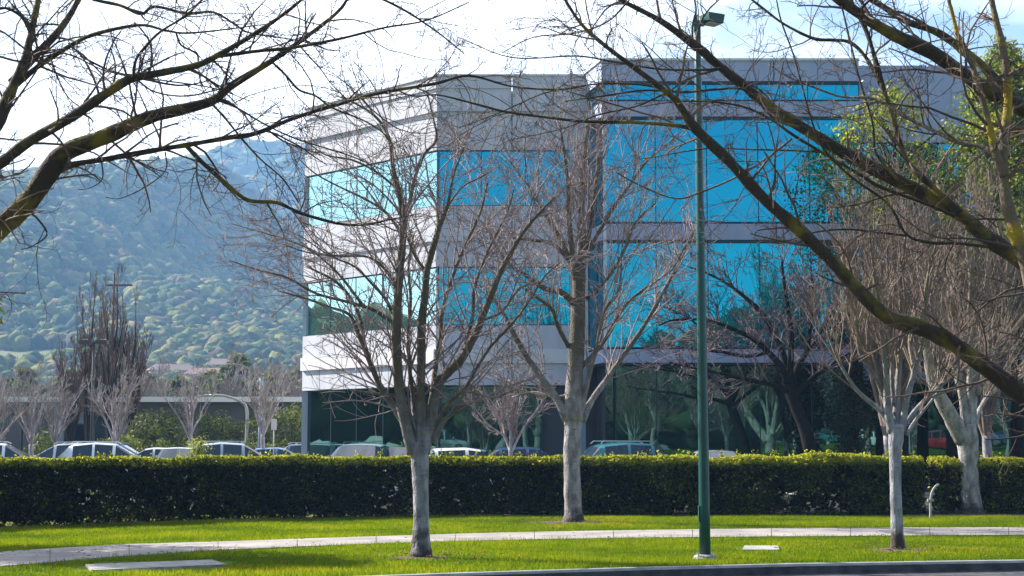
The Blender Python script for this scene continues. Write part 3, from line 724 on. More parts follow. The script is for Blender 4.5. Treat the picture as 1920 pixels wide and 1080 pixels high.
traced_tree('bare_street_tree', 'bare tree with a broad pale forked trunk near the gap in the hedge', 'tree', 0, (1822, 965),
    [(1824, 967, 46), (1822, 950, 40), (1818, 900, 37), (1816, 860, 38), (1813, 820, 44), (1812, 795, 42)],
    [dict(c=[(1806, 825, 34), (1788, 790, 32), (1768, 755, 28), (1752, 720, 24), (1742, 680, 18), (1736, 640, 12), (1725, 580, 8), (1712, 520, 5), (1700, 450, 3)], m=M['bark_d']),
     [(1818, 815, 24), (1822, 760, 20), (1828, 700, 16), (1838, 640, 13), (1845, 580, 10), (1850, 520, 7), (1856, 450, 5), (1850, 380, 3)],
     [(1812, 800, 18), (1804, 740, 14), (1795, 700, 12), (1775, 655, 9), (1755, 620, 7), (1745, 560, 5), (1735, 500, 3)],
     [(1826, 800, 14), (1836, 770, 9), (1855, 740, 8), (1885, 725, 6), (1930, 700, 4)],
     [(1820, 790, 14), (1818, 720, 12), (1822, 660, 10), (1816, 600, 8), (1820, 530, 6), (1812, 460, 4), (1815, 400, 3)],
     [(1832, 740, 10), (1856, 690, 9), (1872, 640, 8), (1890, 580, 6), (1905, 510, 4), (1910, 440, 3)],
     [(1806, 760, 9), (1790, 690, 8), (1788, 630, 7), (1778, 570, 5), (1782, 500, 3)]],
    41, M['bark_d'], M['bark_d'], M['twig_warm'], dict(TW, rmin=.0045, kids=(4, 5, 6), up=.10, wig=.09), per_m=5, Lr=(1.0, 2.6), drifts=1.8, up=.5)

# ---- two big trees on this side of the road, only their limbs reach into view
NEAR = dict(rmin=.0018, rmax=.012, kids=(3, 4, 4), wig=.20, arc=.17, up=-.01, ang=(30, 75))
def near_tree(Y, xoff, label, joins, limbs, seed, per_m, Lr, prm):
    r = random.Random(seed)
    base = Vector((P(xoff, 842, Y).x, Y, -.02))
    root = thing('overhanging_tree', label, 'tree', base); inv = Matrix.Translation(base).inverted()
    def ch(mb, nm, m, smooth=True):
        o = mb.build(nm, m, root, smooth=smooth); o.matrix_parent_inverse = inv
    mb = MB(); t = catmull([(base.x, Y, -.1, .42), (base.x, Y, .3, .33), (base.x + .03, Y, 1.2, .30), (base.x - .02, Y, 2.4, .27), (base.x + .05, Y + .1, 3.8, .2), (base.x + .0, Y, 5.5, .12)])
    mb.tube(t[:, :3], t[:, 3], 16); ch(mb, 'trunk', M['bark_near'])
    crown = MB()
    for i, lb in enumerate(limbs):
        if isinstance(lb, dict): chain, dr, m_, y0, pm = lb['c'], lb.get('d', 0), lb.get('m', M['bark_near']), lb.get('y', Y), lb.get('p', per_m)
        else: chain, dr, m_, y0, pm = lb, ((i * .618) % 1 - .5) * 2.4, M['bark_near'], Y, per_m
        pts, rad = limb3d(chain, y0, dr, r, .80)
        if len(chain) > 2:
            d = chain[0]
        rad = wobble(pts, rad, r, .22)
        b = MB(); b.tube(pts, rad, 12 if rad[0] > .03 else 7); ch(b, 'limb', m_)
        grow_along(crown, r, pts, rad, pm, Lr, prm.get('lv', 2), prm, .05, .05)
    ch(crown, 'crown', M['twig_near'], smooth=False)
near_tree(13.0, -420, 'lichen-barked bare tree overhanging from beyond the left edge, its thick limbs crossing the sky', None, [
    dict(c=[(-420, 800, 80), (-250, 640, 64), (-120, 530, 54), (-10, 437, 50), (55, 375, 50), (92, 322, 50), (122, 286, 44), (200, 255, 38), (280, 220, 34), (350, 203, 27), (400, 188, 22), (435, 160, 19), (500, 120, 15), (550, 86, 12), (600, 50, 10), (640, 15, 8), (660, -20, 6)], d=0, m=mat('limb_yellow_lichen', (.04, .03, .022), .9, col2=(.16, .13, .018), noise_scale=4, bump=1, bscale=35, detail=9, lo=.47, hi=.60)),
    dict(c=[(95, 325, 20), (140, 308, 15), (200, 298, 14), (300, 280, 13), (350, 272, 13), (430, 258, 12), (480, 250, 11), (550, 222, 10), (625, 198, 9), (710, 175, 8), (815, 157, 7), (880, 142, 6), (960, 162, 5), (1050, 168, 4), (1110, 158, 3)], d=.6),
    dict(c=[(350, 274, 12), (380, 305, 11), (425, 345, 10), (465, 375, 10), (520, 380, 9), (565, 400, 8), (640, 420, 7), (690, 420, 6), (730, 412, 4), (790, 400, 2)], y=13.15, d=.3),
    dict(c=[(-430, 560, 50), (-250, 430, 40), (-120, 365, 34), (-10, 312, 28), (50, 268, 26), (125, 225, 24), (175, 192, 24), (240, 150, 22), (300, 137, 18), (370, 122, 16), (415, 100, 14), (480, 62, 11), (530, 28, 9), (565, 0, 7), (600, -30, 5)], d=-.5),
    dict(c=[(405, 106, 10), (480, 96, 9), (550, 89, 8), (640, 72, 7), (720, 52, 5), (800, 38, 4), (880, 4, 3)], y=12.7, d=-.4),
    dict(c=[(-420, 650, 50), (-220, 480, 42), (-80, 330, 36), (-8, 235, 32), (12, 190, 30), (28, 155, 24), (48, 105, 19), (62, 45, 16), (75, -15, 13)], d=.8),
    dict(c=[(22, 155, 22), (65, 105, 21), (100, 70, 18), (130, 30, 15), (152, -10, 13)], y=13.7, d=.4),
    dict(c=[(30, 160, 14), (75, 122, 14), (125, 90, 12), (175, 65, 10), (260, 47, 8), (310, 57, 6), (350, 62, 5), (425, 55, 4), (500, 45, 3)], y=13.7, d=-.9),
    dict(c=[(140, -15, 8), (180, 0, 8), (225, 10, 8), (265, 26, 8), (290, 12, 7), (350, 25, 7), (400, 23, 6), (440, 45, 5), (470, 62, 4), (560, 76, 3), (620, 95, 2)], y=12.8, d=.5),
    dict(c=[(250, 146, 8), (255, 112, 7), (275, 85, 7), (300, 60, 6), (350, 28, 6), (385, -8, 5)], y=12.6, d=-.5),
    dict(c=[(510, 116, 6), (535, 140, 6), (560, 168, 6), (592, 180, 5), (625, 203, 5), (690, 230, 4), (735, 268, 3), (750, 330, 2)], y=13, d=.3),
    dict(c=[(395, 192, 6), (425, 225, 5), (455, 262, 5), (490, 300, 4), (530, 335, 4), (560, 380, 3)], y=13, d=.4),
    dict(c=[(400, 186, 6), (440, 200, 5), (500, 235, 4), (560, 262, 4), (650, 290, 3), (720, 320, 2)], y=13, d=-.4),
    dict(c=[(-60, 60, 8), (0, 15, 7), (50, 42, 6), (60, 100, 4)], y=13.5, d=0),
    dict(c=[(-80, 90, 7), (-5, 105, 6), (45, 115, 5), (120, 100, 4), (190, 130, 3), (250, 146, 2)], y=13.5, d=0),
    dict(c=[(150, 105, 5), (215, 135, 5), (300, 150, 4), (400, 165, 3), (470, 190, 2)], y=13.6, d=0),
    dict(c=[(255, 148, 5), (290, 172, 4), (350, 180, 4), (420, 165, 3)], y=12.6, d=0),
    dict(c=[(95, 110, 4), (110, 150, 4), (130, 185, 3), (165, 210, 3)], y=13.5, d=0),
    dict(c=[(330, 62, 5), (340, 85, 5), (368, 100, 5), (372, 118, 4)], y=12.9, d=0),
    dict(c=[(700, -10, 7), (760, 20, 6), (820, 60, 4), (870, 100, 3)], y=13, d=0),
    dict(c=[(56, 398, 5), (72, 412, 5), (88, 440, 4), (60, 462, 3), (40, 468, 2)], y=13, d=0, p=2),
    dict(c=[(310, 285, 4), (310, 320, 3), (270, 352, 3), (225, 372, 2), (198, 370, 2)], y=13.1, d=0, p=2),
    dict(c=[(190, 300, 4), (192, 335, 3), (170, 352, 2), (146, 356, 2)], y=13.1, d=0, p=2),
    ], 7, 7.5, (.25, 1.0), NEAR)
near_tree(12.0, 2300, 'dark lichen-spotted bare tree overhanging from the right edge, long limbs slanting across the building', None, [
    dict(c=[(2300, 900, 90), (2150, 860, 64), (2030, 805, 50), (1920, 742, 46), (1850, 690, 42), (1780, 640, 40), (1720, 612, 38), (1665, 595, 36), (1605, 540, 34), (1560, 490, 32), (1500, 432, 30), (1430, 370, 28), (1365, 300, 26), (1305, 242, 24), (1268, 190, 16), (1240, 165, 14), (1180, 120, 12), (1130, 82, 10), (1090, 45, 8), (1060, 0, 7), (1040, -40, 6)], d=-.6),
    dict(c=[(2300, 780, 90), (2120, 650, 60), (2000, 560, 46), (1920, 492, 40), (1850, 445, 38), (1790, 395, 36), (1725, 360, 34), (1675, 335, 32), (1580, 285, 30), (1490, 230, 27), (1430, 190, 24), (1400, 165, 23), (1350, 125, 21), (1305, 88, 19), (1240, 40, 14), (1165, 0, 11), (1120, -35, 9)], d=.7),
    dict(c=[(2300, 520, 80), (2150, 370, 56), (2020, 270, 46), (1920, 205, 42), (1850, 168, 38), (1750, 100, 33), (1690, 72, 30), (1640, 45, 27), (1575, 0, 23), (1540, -30, 20)], d=-.3, y=12.3),
    dict(c=[(2310, 600, 60), (2060, 330, 40), (1940, 225, 28), (1870, 150, 22), (1820, 105, 20), (1760, 62, 18), (1700, 40, 16), (1640, 2, 14), (1600, -20, 12)], d=.8, y=12.2),
    dict(c=[(2060, 900, 46), (1960, 640, 40), (1925, 500, 34), (1905, 440, 32), (1884, 360, 28), (1880, 290, 26), (1890, 190, 22), (1882, 100, 19), (1868, 40, 16), (1856, -15, 14)], d=.2, y=11.4, m=M['bark_lichen']),
    dict(c=[(1884, 330, 24), (1866, 285, 20), (1855, 235, 16), (1840, 180, 14), (1822, 120, 12), (1800, 80, 11), (1788, 35, 10), (1776, -10, 9)], d=.0, y=11.5, m=M['bark_lichen']),
    dict(c=[(1872, 292, 14), (1840, 275, 11), (1800, 268, 10), (1740, 240, 9), (1690, 215, 8), (1640, 185, 7), (1580, 182, 6), (1530, 165, 5), (1480, 145, 4), (1440, 120, 3)], d=.8, y=11.5, m=M['bark_greybrown']),
    dict(c=[(1800, 400, 20), (1745, 348, 17), (1700, 300, 15), (1680, 240, 14), (1660, 180, 13), (1648, 135, 12), (1625, 60, 10), (1600, 10, 9), (1590, -20, 8)], y=12.2, d=.3),
    dict(c=[(1652, 160, 11), (1625, 110, 9), (1595, 80, 9), (1560, 75, 8), (1525, 72, 8), (1470, 45, 6), (1430, 15, 6), (1400, -8, 5)], y=12.4, d=.3),
    dict(c=[(1700, 350, 7), (1675, 328, 7), (1642, 285, 6), (1636, 230, 5), (1612, 150, 5), (1592, 70, 5), (1578, 10, 4)], y=12, d=0),
    dict(c=[(1850, 462, 9), (1790, 456, 8), (1745, 455, 8), (1700, 440, 7), (1665, 382, 7), (1600, 335, 6), (1545, 280, 6), (1520, 220, 5), (1490, 110, 4), (1465, 40, 4), (1455, -5, 3)], y=11.8, d=-.4),
    dict(c=[(1790, 405, 10), (1730, 380, 8), (1650, 350, 8), (1600, 320, 7), (1540, 285, 7), (1490, 255, 7), (1430, 215, 6), (1370, 195, 5), (1280, 190, 4), (1200, 200, 2)], y=11.9, d=-.3),
    dict(c=[(1310, 250, 12), (1285, 238, 11), (1200, 230, 9), (1100, 228, 8), (1040, 222, 7), (950, 210, 6), (880, 192, 5), (820, 178, 4), (780, 182, 3)], y=11.6, d=-.3),
    dict(c=[(1500, 240, 8), (1450, 222, 6), (1400, 170, 6), (1340, 168, 6), (1275, 173, 6), (1210, 160, 5), (1150, 156, 5), (1100, 160, 4), (1020, 175, 3), (940, 210, 3), (860, 240, 2)], y=12.3, d=.2),
    dict(c=[(1352, 128, 7), (1320, 131, 6), (1240, 130, 5), (1150, 116, 5), (1080, 105, 4), (960, 108, 3), (860, 70, 2)], y=12.5, d=.2),
    dict(c=[(1300, 90, 6), (1298, 50, 5), (1305, 20, 5), (1300, -10, 4)], y=12.6, d=.2),
    dict(c=[(1262, 168, 6), (1220, 188, 5), (1190, 200, 5), (1120, 216, 4), (1060, 240, 3), (980, 258, 2)], y=11.5, d=.2),
    dict(c=[(1485, 260, 6), (1440, 295, 6), (1385, 330, 5), (1315, 360, 5), (1265, 372, 4), (1195, 345, 4), (1150, 320, 3)], y=12.2, d=.5, m=M['bark_greybrown']),
    dict(c=[(1540, 285, 5), (1480, 282, 5), (1400, 280, 4), (1330, 278, 4), (1250, 290, 3), (1190, 300, 2)], y=12, d=.5),
    dict(c=[(1700, 442, 6), (1640, 435, 5), (1590, 430, 5), (1530, 435, 4), (1470, 452, 3), (1400, 450, 2)], y=12, d=0),
    dict(c=[(1180, 0, 5), (1140, 40, 4), (1080, 62, 4), (1000, 70, 3), (940, 100, 2)], y=12, d=0),
    dict(c=[(1250, 170, 6), (1200, 170, 5), (1130, 180, 4), (1060, 190, 3)], y=11.6, d=-.3),
    ], 9, 6, (.25, 1.0), NEAR)
# ------------------------------------------------------------ lamp post
pb = G(1322, 1049)
lp = thing('lamp_post', 'tall dark green square-headed lamp post on the roadside lawn, right of centre', 'lamp post', pb)
H = P(1318, 44, pb.y).z
mb = MB()
tt = np.linspace(0, 1, 12)
mb.tube([(-.012 * 0 - .02 * t, 0, .03 + t * (H - .03)) for t in tt], [.084 - .034 * t for t in tt], 20)
mb.build('pole', M['polegreen'], lp, smooth=True)
mb = MB(); mb.tube([(0, 0, -.03), (0, 0, .02), (0, 0, .022), (0, 0, .055), (0, 0, .075)], [.19, .19, .17, .155, .10], 20); mb.build('base_plate', M['pad'], lp)
for a in range(4):
    mb = MB(); x, y = .15 * math.cos(a * math.pi / 2 + .78), .15 * math.sin(a * math.pi / 2 + .78)
    mb.tube([(x, y, .04), (x, y, .10)], .014, 6); mb.build('bolt', M['chrome'], lp)
mb = MB(); mb.box(-.09, -.075 + .0, -.05, .05, .55, .78); hh = mb.build('hand_hole_cover', M['polegreen'], lp)
hz = H - .02
mb = MB(); mb.box(-.09, .08, -.035, .035, hz - .02, hz + .06); mb.box(-.075, -.02, -.045, .045, hz - .10, hz + .14); mb.build('arm', M['polegreen'], lp)
head = MB()
Mx = Matrix.Translation((.20, 0, hz + .05)) @ Matrix.Rotation(math.radians(2), 4, 'Y') @ Matrix.Rotation(math.radians(24), 4, 'Z') @ Matrix.Scale(.74, 4)
# box with a sloped underside
hv = [(-.17, -.17, -.02), (.17, -.17, -.05), (.17, .17, -.05), (-.17, .17, -.02), (-.19, -.19, .13), (.19, -.19, .13), (.19, .19, .13), (-.19, .19, .13), (-.15, -.15, .15), (.15, -.15, .15), (.15, .15, .15), (-.15, .15, .15)]
hv = [tuple(Mx @ Vector(p)) for p in hv]
head.add(hv, [(0, 3, 2, 1), (0, 1, 5, 4), (1, 2, 6, 5), (2, 3, 7, 6), (3, 0, 4, 7), (4, 5, 9, 8), (5, 6, 10, 9), (6, 7, 11, 10), (7, 4, 8, 11), (8, 9, 10, 11)])
ho = head.build('lamp_head', M['polegreen'], lp)
mb = MB(); mb.box(-.13, .13, -.13, .13, -.07, -.045, M=Mx); mb.build('lens', M['lampgrey'], ho)
mb = MB(); mb.tube([tuple(Mx @ Vector((0, 0, z))) for z in (.14, .175, .19)], [.03, .03, .018], 10); mb.build('photocell', M['pole_dark'], ho)

# ------------------------------------------------------------ hedges
def leaves(rng, pos, nrm, size, jit=.9):
    """quads (pointed leaf shapes folded flat) at pos facing roughly nrm"""
    n = len(pos)
    nn = nrm + rng.normal(0, jit, (n, 3)); nn /= np.linalg.norm(nn, axis=1, keepdims=True) + 1e-9
    t = np.cross(nn, rng.normal(0, 1, (n, 3))); t /= np.linalg.norm(t, axis=1, keepdims=True) + 1e-9
    b = np.cross(nn, t); s = size * rng.uniform(.6, 1.3, n)[:, None]
    V = np.stack([pos - t * s * .55, pos - b * s * .30, pos + t * s * .55, pos + b * s * .30], 1)
    return V
HF = interp_line(HEDGE, -1000, 2900, 160)
def hedge(name, x0, x1, n, label, seed, Hh=1.42, depth=1.15, holes=()):
    rng = np.random.default_rng(seed); r = random.Random(seed)
    hx = [p.x for p in HF]; hy = [p.y for p in HF]
    root = thing('clipped_hedge', label, 'hedge', ((x0 + x1) / 2, float(np.interp((x0 + x1) / 2, hx, hy)) + .6, 0))
    inv = Matrix.Translation(root.location).inverted()
    def ns(x, y, s, o=0): return noise.noise(Vector((x * s, y * s, o)))
    x = rng.uniform(x0, x1, n)
    u = rng.uniform(0, 1, n)
    # shares: front, top, back
    f = u < .60; tp = (u >= .60) & (u < .90)
    dy = np.zeros(n); z = np.zeros(n); nr = np.zeros((n, 3))
    inset = np.abs(rng.normal(0, .11, n))
    zf = rng.uniform(.0, 1, n) * Hh
    dy[f] = inset[f]; z[f] = zf[f]; nr[f] = (0, -1, .25)
    dy[tp] = rng.uniform(0, 1, tp.sum()) * depth; z[tp] = Hh - inset[tp]; nr[tp] = (0, 0, 1)
    bk = ~f & ~tp
    dy[bk] = depth - inset[bk]; z[bk] = zf[bk]; nr[bk] = (0, 1, .2)
    # round the shoulders
    e = np.clip((z - (Hh - .22)) / .22, 0, 1); s = .16 * e ** 2
    dy = np.where(dy < depth / 2, dy + s, dy - s)
    lump = np.array([ns(a, 0, 1.1, seed) * .07 + ns(a, 0, 4.5, seed + 3) * .035 for a in np.linspace(x0, x1, 900)])
    lump2 = np.array([.05 * max(0, ns(a, 0, .45, seed + 11)) * 3 for a in np.linspace(x0, x1, 900)])
    lx = np.interp(x, np.linspace(x0, x1, 900), lump)
    bul = np.array([[ns(a, b, 1.0, 9) * .10 + ns(a, b, 3.2, 5) * .06 for b in np.linspace(0, 1.5, 24)] for a in np.linspace(x0, x1, 400)])
    ii = np.clip(((x - x0) / (x1 - x0) * 399).astype(int), 0, 399); jj = np.clip((z / 1.5 * 23).astype(int), 0, 23)
    dy = np.where(f, dy - bul[ii, jj], dy)
    z = z + lx * np.clip(z / Hh, 0, 1) + np.interp(x, np.linspace(x0, x1, 900), lump2) * np.clip(z / Hh, 0, 1) ** 3
    # holes: thin places
    keep = np.ones(n, bool)
    dens = np.array([[ns(a, b, 1.6, 21) + .5 * ns(a, b, 4, 31) for b in np.linspace(0, 1.5, 24)] for a in np.linspace(x0, x1, 400)])
    thr = np.full(n, .34)
    for (ha, hb, hz0, hz1, th) in holes: thr = np.where((x > ha) & (x < hb) & (z > hz0) & (z < hz1), th, thr)
    keep &= ~((dens[ii, jj] > thr) & f & (z < Hh - .2) & (rng.uniform(0, 1, n) < .92))
    # sprigs standing above the clipped top
    sp = rng.uniform(x0, x1, int((x1 - x0) * 6)); m = 7
    sx = np.repeat(sp, m) + rng.normal(0, .02, len(sp) * m); sz = Hh + np.tile(np.arange(m) * .018, len(sp)) * np.repeat(rng.uniform(.3, 1.6, len(sp)), m)
    sdy = np.repeat(rng.uniform(.05, depth * .8, len(sp)), m)
    x = np.concatenate([x[keep], sx]); dy = np.concatenate([dy[keep], sdy]); z = np.concatenate([z[keep], sz]); nr = np.concatenate([nr[keep], np.tile((0, -.3, .8), (len(sx), 1))])
    y = np.interp(x, hx, hy) + dy
    pos = np.stack([x, y, z], 1)
    V = leaves(rng, pos, nr, rng.uniform(.045, .085, (len(pos), 1)))
    sunny = np.clip((z - (Hh - .25 + .07 * np.interp(x, np.linspace(x0, x1, 900), lump) / .07)) / .12, 0, 1)      # sunlight along the hedge top put into the leaf tint
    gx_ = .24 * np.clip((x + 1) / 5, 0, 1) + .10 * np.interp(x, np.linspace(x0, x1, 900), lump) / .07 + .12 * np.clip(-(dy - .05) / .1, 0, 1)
    t = np.clip(.24 + gx_ + rng.normal(0, .21, len(x)) + .16 * np.interp(x * 1.7 + z * 3, np.linspace(-60, 60, 900), np.array([noise.noise(Vector((q, 0, 2.5))) for q in np.linspace(-60, 60, 900)])) + sunny * rng.uniform(.3, .85, len(x)), 0, 1)
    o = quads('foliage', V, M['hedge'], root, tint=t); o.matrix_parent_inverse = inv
    # woody inside: stems and a dense dark twig mass
    st = MB()
    for i in range(int((x1 - x0) * 2.2)):
        a = r.uniform(x0 + .1, x1 - .1); yy = float(np.interp(a, hx, hy)) + r.uniform(.3, .8)
        pts = [(a, yy, -.02)]
        for k in range(6): pts.append((pts[-1][0] + r.uniform(-.09, .09), pts[-1][1] + r.uniform(-.06, .06), pts[-1][2] + .2))
        st.tube(pts, np.linspace(.022, .008, 7), 5)
        for k in range(5):
            q = pts[r.randint(1, 6)]; st.tube([q, (q[0] + r.uniform(-.3, .3), q[1] + r.uniform(-.35, .35), q[2] + r.uniform(0, .3))], [.008, .003], 4)
    o = st.build('stem', M['bark_dark'], root); o.matrix_parent_inverse = inv; o['kind'] = 'stuff'
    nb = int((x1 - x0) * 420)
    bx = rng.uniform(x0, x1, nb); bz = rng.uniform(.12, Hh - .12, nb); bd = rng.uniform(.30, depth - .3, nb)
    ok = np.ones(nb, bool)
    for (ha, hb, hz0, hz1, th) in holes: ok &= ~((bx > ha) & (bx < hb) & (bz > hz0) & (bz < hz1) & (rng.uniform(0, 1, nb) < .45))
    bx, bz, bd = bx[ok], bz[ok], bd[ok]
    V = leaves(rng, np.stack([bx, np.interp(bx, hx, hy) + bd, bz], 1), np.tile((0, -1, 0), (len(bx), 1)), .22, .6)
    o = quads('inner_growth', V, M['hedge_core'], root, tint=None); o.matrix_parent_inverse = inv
hx_ = lambda u: P(u, 842, 38.5).x
gapx0, gapx1 = hx_(1752), hx_(1776)
hedge('h', -22, gapx0, 230000, 'long clipped evergreen hedge with sunlit yellow-green top, spanning most of the view', 4,
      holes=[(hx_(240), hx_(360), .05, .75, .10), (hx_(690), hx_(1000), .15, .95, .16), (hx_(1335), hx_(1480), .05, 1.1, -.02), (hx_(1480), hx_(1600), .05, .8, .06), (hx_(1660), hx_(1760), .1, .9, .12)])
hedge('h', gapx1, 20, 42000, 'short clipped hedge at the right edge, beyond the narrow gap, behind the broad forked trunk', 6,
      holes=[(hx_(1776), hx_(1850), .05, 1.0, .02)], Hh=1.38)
# mulch strip under the hedges
mb = MB(); hs = [p for p in HF]
mb.add([(p.x, p.y - .28 + .10 * noise.noise(Vector((p.x, 0, 0))), .006) for p in hs] + [(p.x, p.y + 1.6, .006) for p in hs], [(i, i + 1, len(hs) + i + 1, len(hs) + i) for i in range(len(hs) - 1)])
tag(mb.build('mulch_bed', M['mulch']), kind='structure')
# sprinkling pipe at the gap
pp = P(1746, 842, 37.3); zb = 0
sp_ = thing('standpipe', 'thin pale bent standpipe at the narrow gap in the hedge', 'pipe', (pp.x, 37.3, 0))
mb = MB(); cpt = catmull([(-.06, 0, -.05), (-.05, 0, .25), (-.04, 0, .45), (0, 0, .62), (.08, 0, .74), (.16, .05, .78)]); mb.tube(cpt, .028, 10); mb.build('pipe', M['pipe'], sp_, smooth=True)
mb = MB(); mb.tube([(-.12, 0, .42), (.02, 0, .42)], .035, 10); mb.build('valve', M['pipe'], sp_)

# ------------------------------------------------------------ generic bare trees
def bare_tree(name, label, loc, H, seed, rad, fork, spread, tm, lm, cm, prm, n_limbs=6, per_m=4, Lr=(.6, 1.5), level=2, group=None, lean=(0, 0), asc=1.0, twist=.3):
    r = random.Random(seed)
    root = thing(name, label, 'tree', loc, 0, group)
    mb = MB(); pts = [(0, 0, -.05), (0, 0, .1), (lean[0] * .3 + .03, lean[1] * .3, fork * .5), (lean[0], lean[1], fork)]
    c = catmull(pts); rr = np.interp(c[:, 2], [-.05, .1, .5, fork], [rad * 1.5, rad * 1.25, rad, rad * .85]); mb.tube(c, rr, 10); mb.build('trunk', tm, root, smooth=True)
    lb = MB(); crown = MB()
    for i in range(n_limbs):
        a = i * 2.4 + r.uniform(-.3, .3); out = spread * r.uniform(.45, 1.0) * (0.25 if i == 0 else 1)
        top = H * r.uniform(.8, 1.0) * (1 if i == 0 else 1 - .25 * (out / spread) * (2 - asc))
        p0 = Vector((lean[0], lean[1], fork - r.uniform(0, .15) * fork))
        p3 = Vector((lean[0] * 1.3 + out * math.cos(a), lean[1] * 1.3 + out * math.sin(a), top))
        ch = [p0]
        for t in (.25, .5, .75):
            w = t ** (1.35 if asc > .8 else .9); q = Vector((p0.x + (p3.x - p0.x) * w, p0.y + (p3.y - p0.y) * w, p0.z + (p3.z - p0.z) * t)) + vrand(r) * twist * H * .05; ch.append(q)
        ch.append(p3)
        c = catmull([tuple(q) for q in ch]); rr = np.linspace(rad * r.uniform(.5, .7), prm['rmin'] * 1.5, len(c)); rr = wobble(c, rr, r)
        lb.tube(c, rr, 6, cap=False); grow_along(crown, r, c, rr, per_m, Lr, level, prm, .12, .35)
    lb.build('limb', lm, root, smooth=True); crown.build('crown', cm, root)
    return root
FT = dict(rmin=.009, rmax=.02, kids=(3, 4, 4), wig=.16, arc=.06, up=.1, ang=(20, 50))
# slim little tree in front of the dark ground-floor glass
p = P(957, 842, 45)
bare_tree('young_bare_tree', 'small slender bare tree before the dark glass, between the two largest pale trunks', (p.x, 45, .3), 4.4, 5, .075, 1.35, 1.7, M['bark_pale'], M['bark_pale'], M['twig'], dict(FT, rmin=.006, up=.03), 7, 6, (.4, 1.0))
# dark leaning tree right of the lamp post: traced
r_ = 0
traced_tree('leaning_bare_tree', 'dark-trunked tree leaning over with a wide purplish leafless crown, right of the green pole', 'tree', 0, (1530, 944),
    [(1532, 944, 32), (1528, 880, 30), (1520, 845, 28), (1508, 800, 27), (1494, 765, 26), (1482, 735, 24), (1475, 712, 22)],
    [[(1478, 720, 16), (1466, 690, 13), (1440, 660, 11), (1410, 635, 9), (1370, 615, 8), (1320, 600, 6), (1265, 600, 4), (1235, 610, 3)],
     [(1478, 720, 16), (1470, 670, 13), (1452, 630, 11), (1430, 590, 9), (1400, 560, 7), (1360, 530, 5), (1320, 510, 4), (1290, 500, 3)],
     [(1480, 722, 15), (1482, 680, 12), (1484, 630, 10), (1478, 580, 8), (1470, 530, 6), (1465, 480, 4)],
     [(1484, 728, 15), (1495, 690, 13), (1515, 655, 11), (1540, 620, 9), (1560, 580, 7), (1572, 530, 5), (1590, 490, 4)],
     [(1490, 740, 12), (1515, 715, 10), (1550, 690, 8), (1590, 665, 6), (1630, 650, 4)],
     [(1482, 735, 12), (1450, 722, 10), (1400, 712, 8), (1350, 700, 6), (1300, 690, 4), (1255, 680, 3)],
     [(1440, 660, 9), (1400, 668, 7), (1355, 660, 6), (1300, 655, 4), (1250, 645, 3)],
     [(1515, 655, 9), (1520, 600, 7), (1525, 550, 5), (1520, 500, 4)]],
    53, M['bark_dark'], M['bark_dark'], M['twig_dark'], dict(rmin=.008, rmax=.022, kids=(4, 5, 5), wig=.22, arc=.1, up=.04, ang=(25, 65)), per_m=5.5, Lr=(.8, 2.0), drifts=2.4, up=.1)

# dense leafless tree behind the hedge on the right
p = P(1665, 842, 46)
bare_tree('twiggy_bare_tree', 'dense upright leafless tree with countless pale brown twigs, beside the blue glass', (p.x, 46, .3), 9.9, 8, .15, 1.7, 2.5, M['bark_pale'], M['twig_warm'], M['twig_warm'], dict(FT, rmin=.007, up=.2, kids=(4, 5, 6)), 11, 4.6, (1.0, 2.2))
p = P(1850, 842, 47)
bare_tree('twiggy_bare_tree', 'dense upright leafless tree with pale brown twigs behind the forked trunk at the right edge', (p.x, 47, .3), 9.4, 9, .15, 1.7, 2.5, M['bark_pale'], M['twig_warm'], M['twig_warm'], dict(FT, rmin=.007, up=.2, kids=(4, 5, 6)), 10, 4.2, (1.0, 2.2))

# ---- evergreen trees with drooping leaf clumps
def leafy_tree(label, loc, H, R, seed, n_clumps, per, size, hmin, m, droop=.0, name='evergreen_tree', rad=.25, group=None, squeeze=1.0):
    r = random.Random(seed); rng = np.random.default_rng(seed)
    root = thing(name, label, 'tree', loc, 0, group)
    mb = MB(); c = catmull([(0, 0, -.05), (.1, 0, H * .25), (-.1, .1, H * .55), (.1, 0, H * .95)]); mb.tube(c, np.linspace(rad, .03, len(c)), 9); mb.build('trunk', M['bark_dark'], root, smooth=True)
    lb = MB(); cen = []
    for i in range(n_clumps):
        t = r.uniform(hmin, 1); z = H * t
        prof = math.sin(min(1, (t - hmin) / (1 - hmin) * .9 + .12) * math.pi) ** .6
        a = r.uniform(0, 2 * math.pi); rr = R * prof * math.sqrt(r.uniform(.08, 1)) * (1 + .25 * noise.noise(Vector((a, t * 4, seed))))
        q = Vector((rr * math.cos(a), rr * math.sin(a) * squeeze, z)); cen.append(q)
        if i % 3 == 0:
            s = Vector((0, 0, max(z - rr * .7 - .4, H * .15))); lb.tube([tuple(s), tuple(s.lerp(q, .5) + Vector((0, 0, .15))), tuple(q)], [.05, .03, .012], 5, cap=False)
    lb.build('limb', M['bark_dark'], root)
    cen = np.array([tuple(q) for q in cen]); C = np.repeat(cen, per, axis=0)
    cr = np.repeat(rng.uniform(.25, .7, len(cen)), per)[:, None]
    d = rng.normal(0, .5, C.shape); pos = C + d * cr * (1, 1, .75)
    pos[:, 2] -= droop * np.abs(rng.normal(0, 1, len(pos))) * cr[:, 0]
    V = leaves(rng, pos, d + (0, 0, .3), size, .8)
    ct = np.repeat(rng.uniform(.1, .9, len(cen)), per); t = np.clip(ct + rng.normal(0, .15, len(pos)), 0, 1)
    quads('crown', V, m, root, tint=t)
    return root
p = P(1905, 842, 49)
leafy_tree('tall evergreen tree with loose yellow-green leaf clumps at the top right, behind the near limbs', (p.x, 49, .3), 13.9, 1.9, 3, 260, 190, .12, .34, M['ever'], .5)
p = P(1690, 842, 50.5)
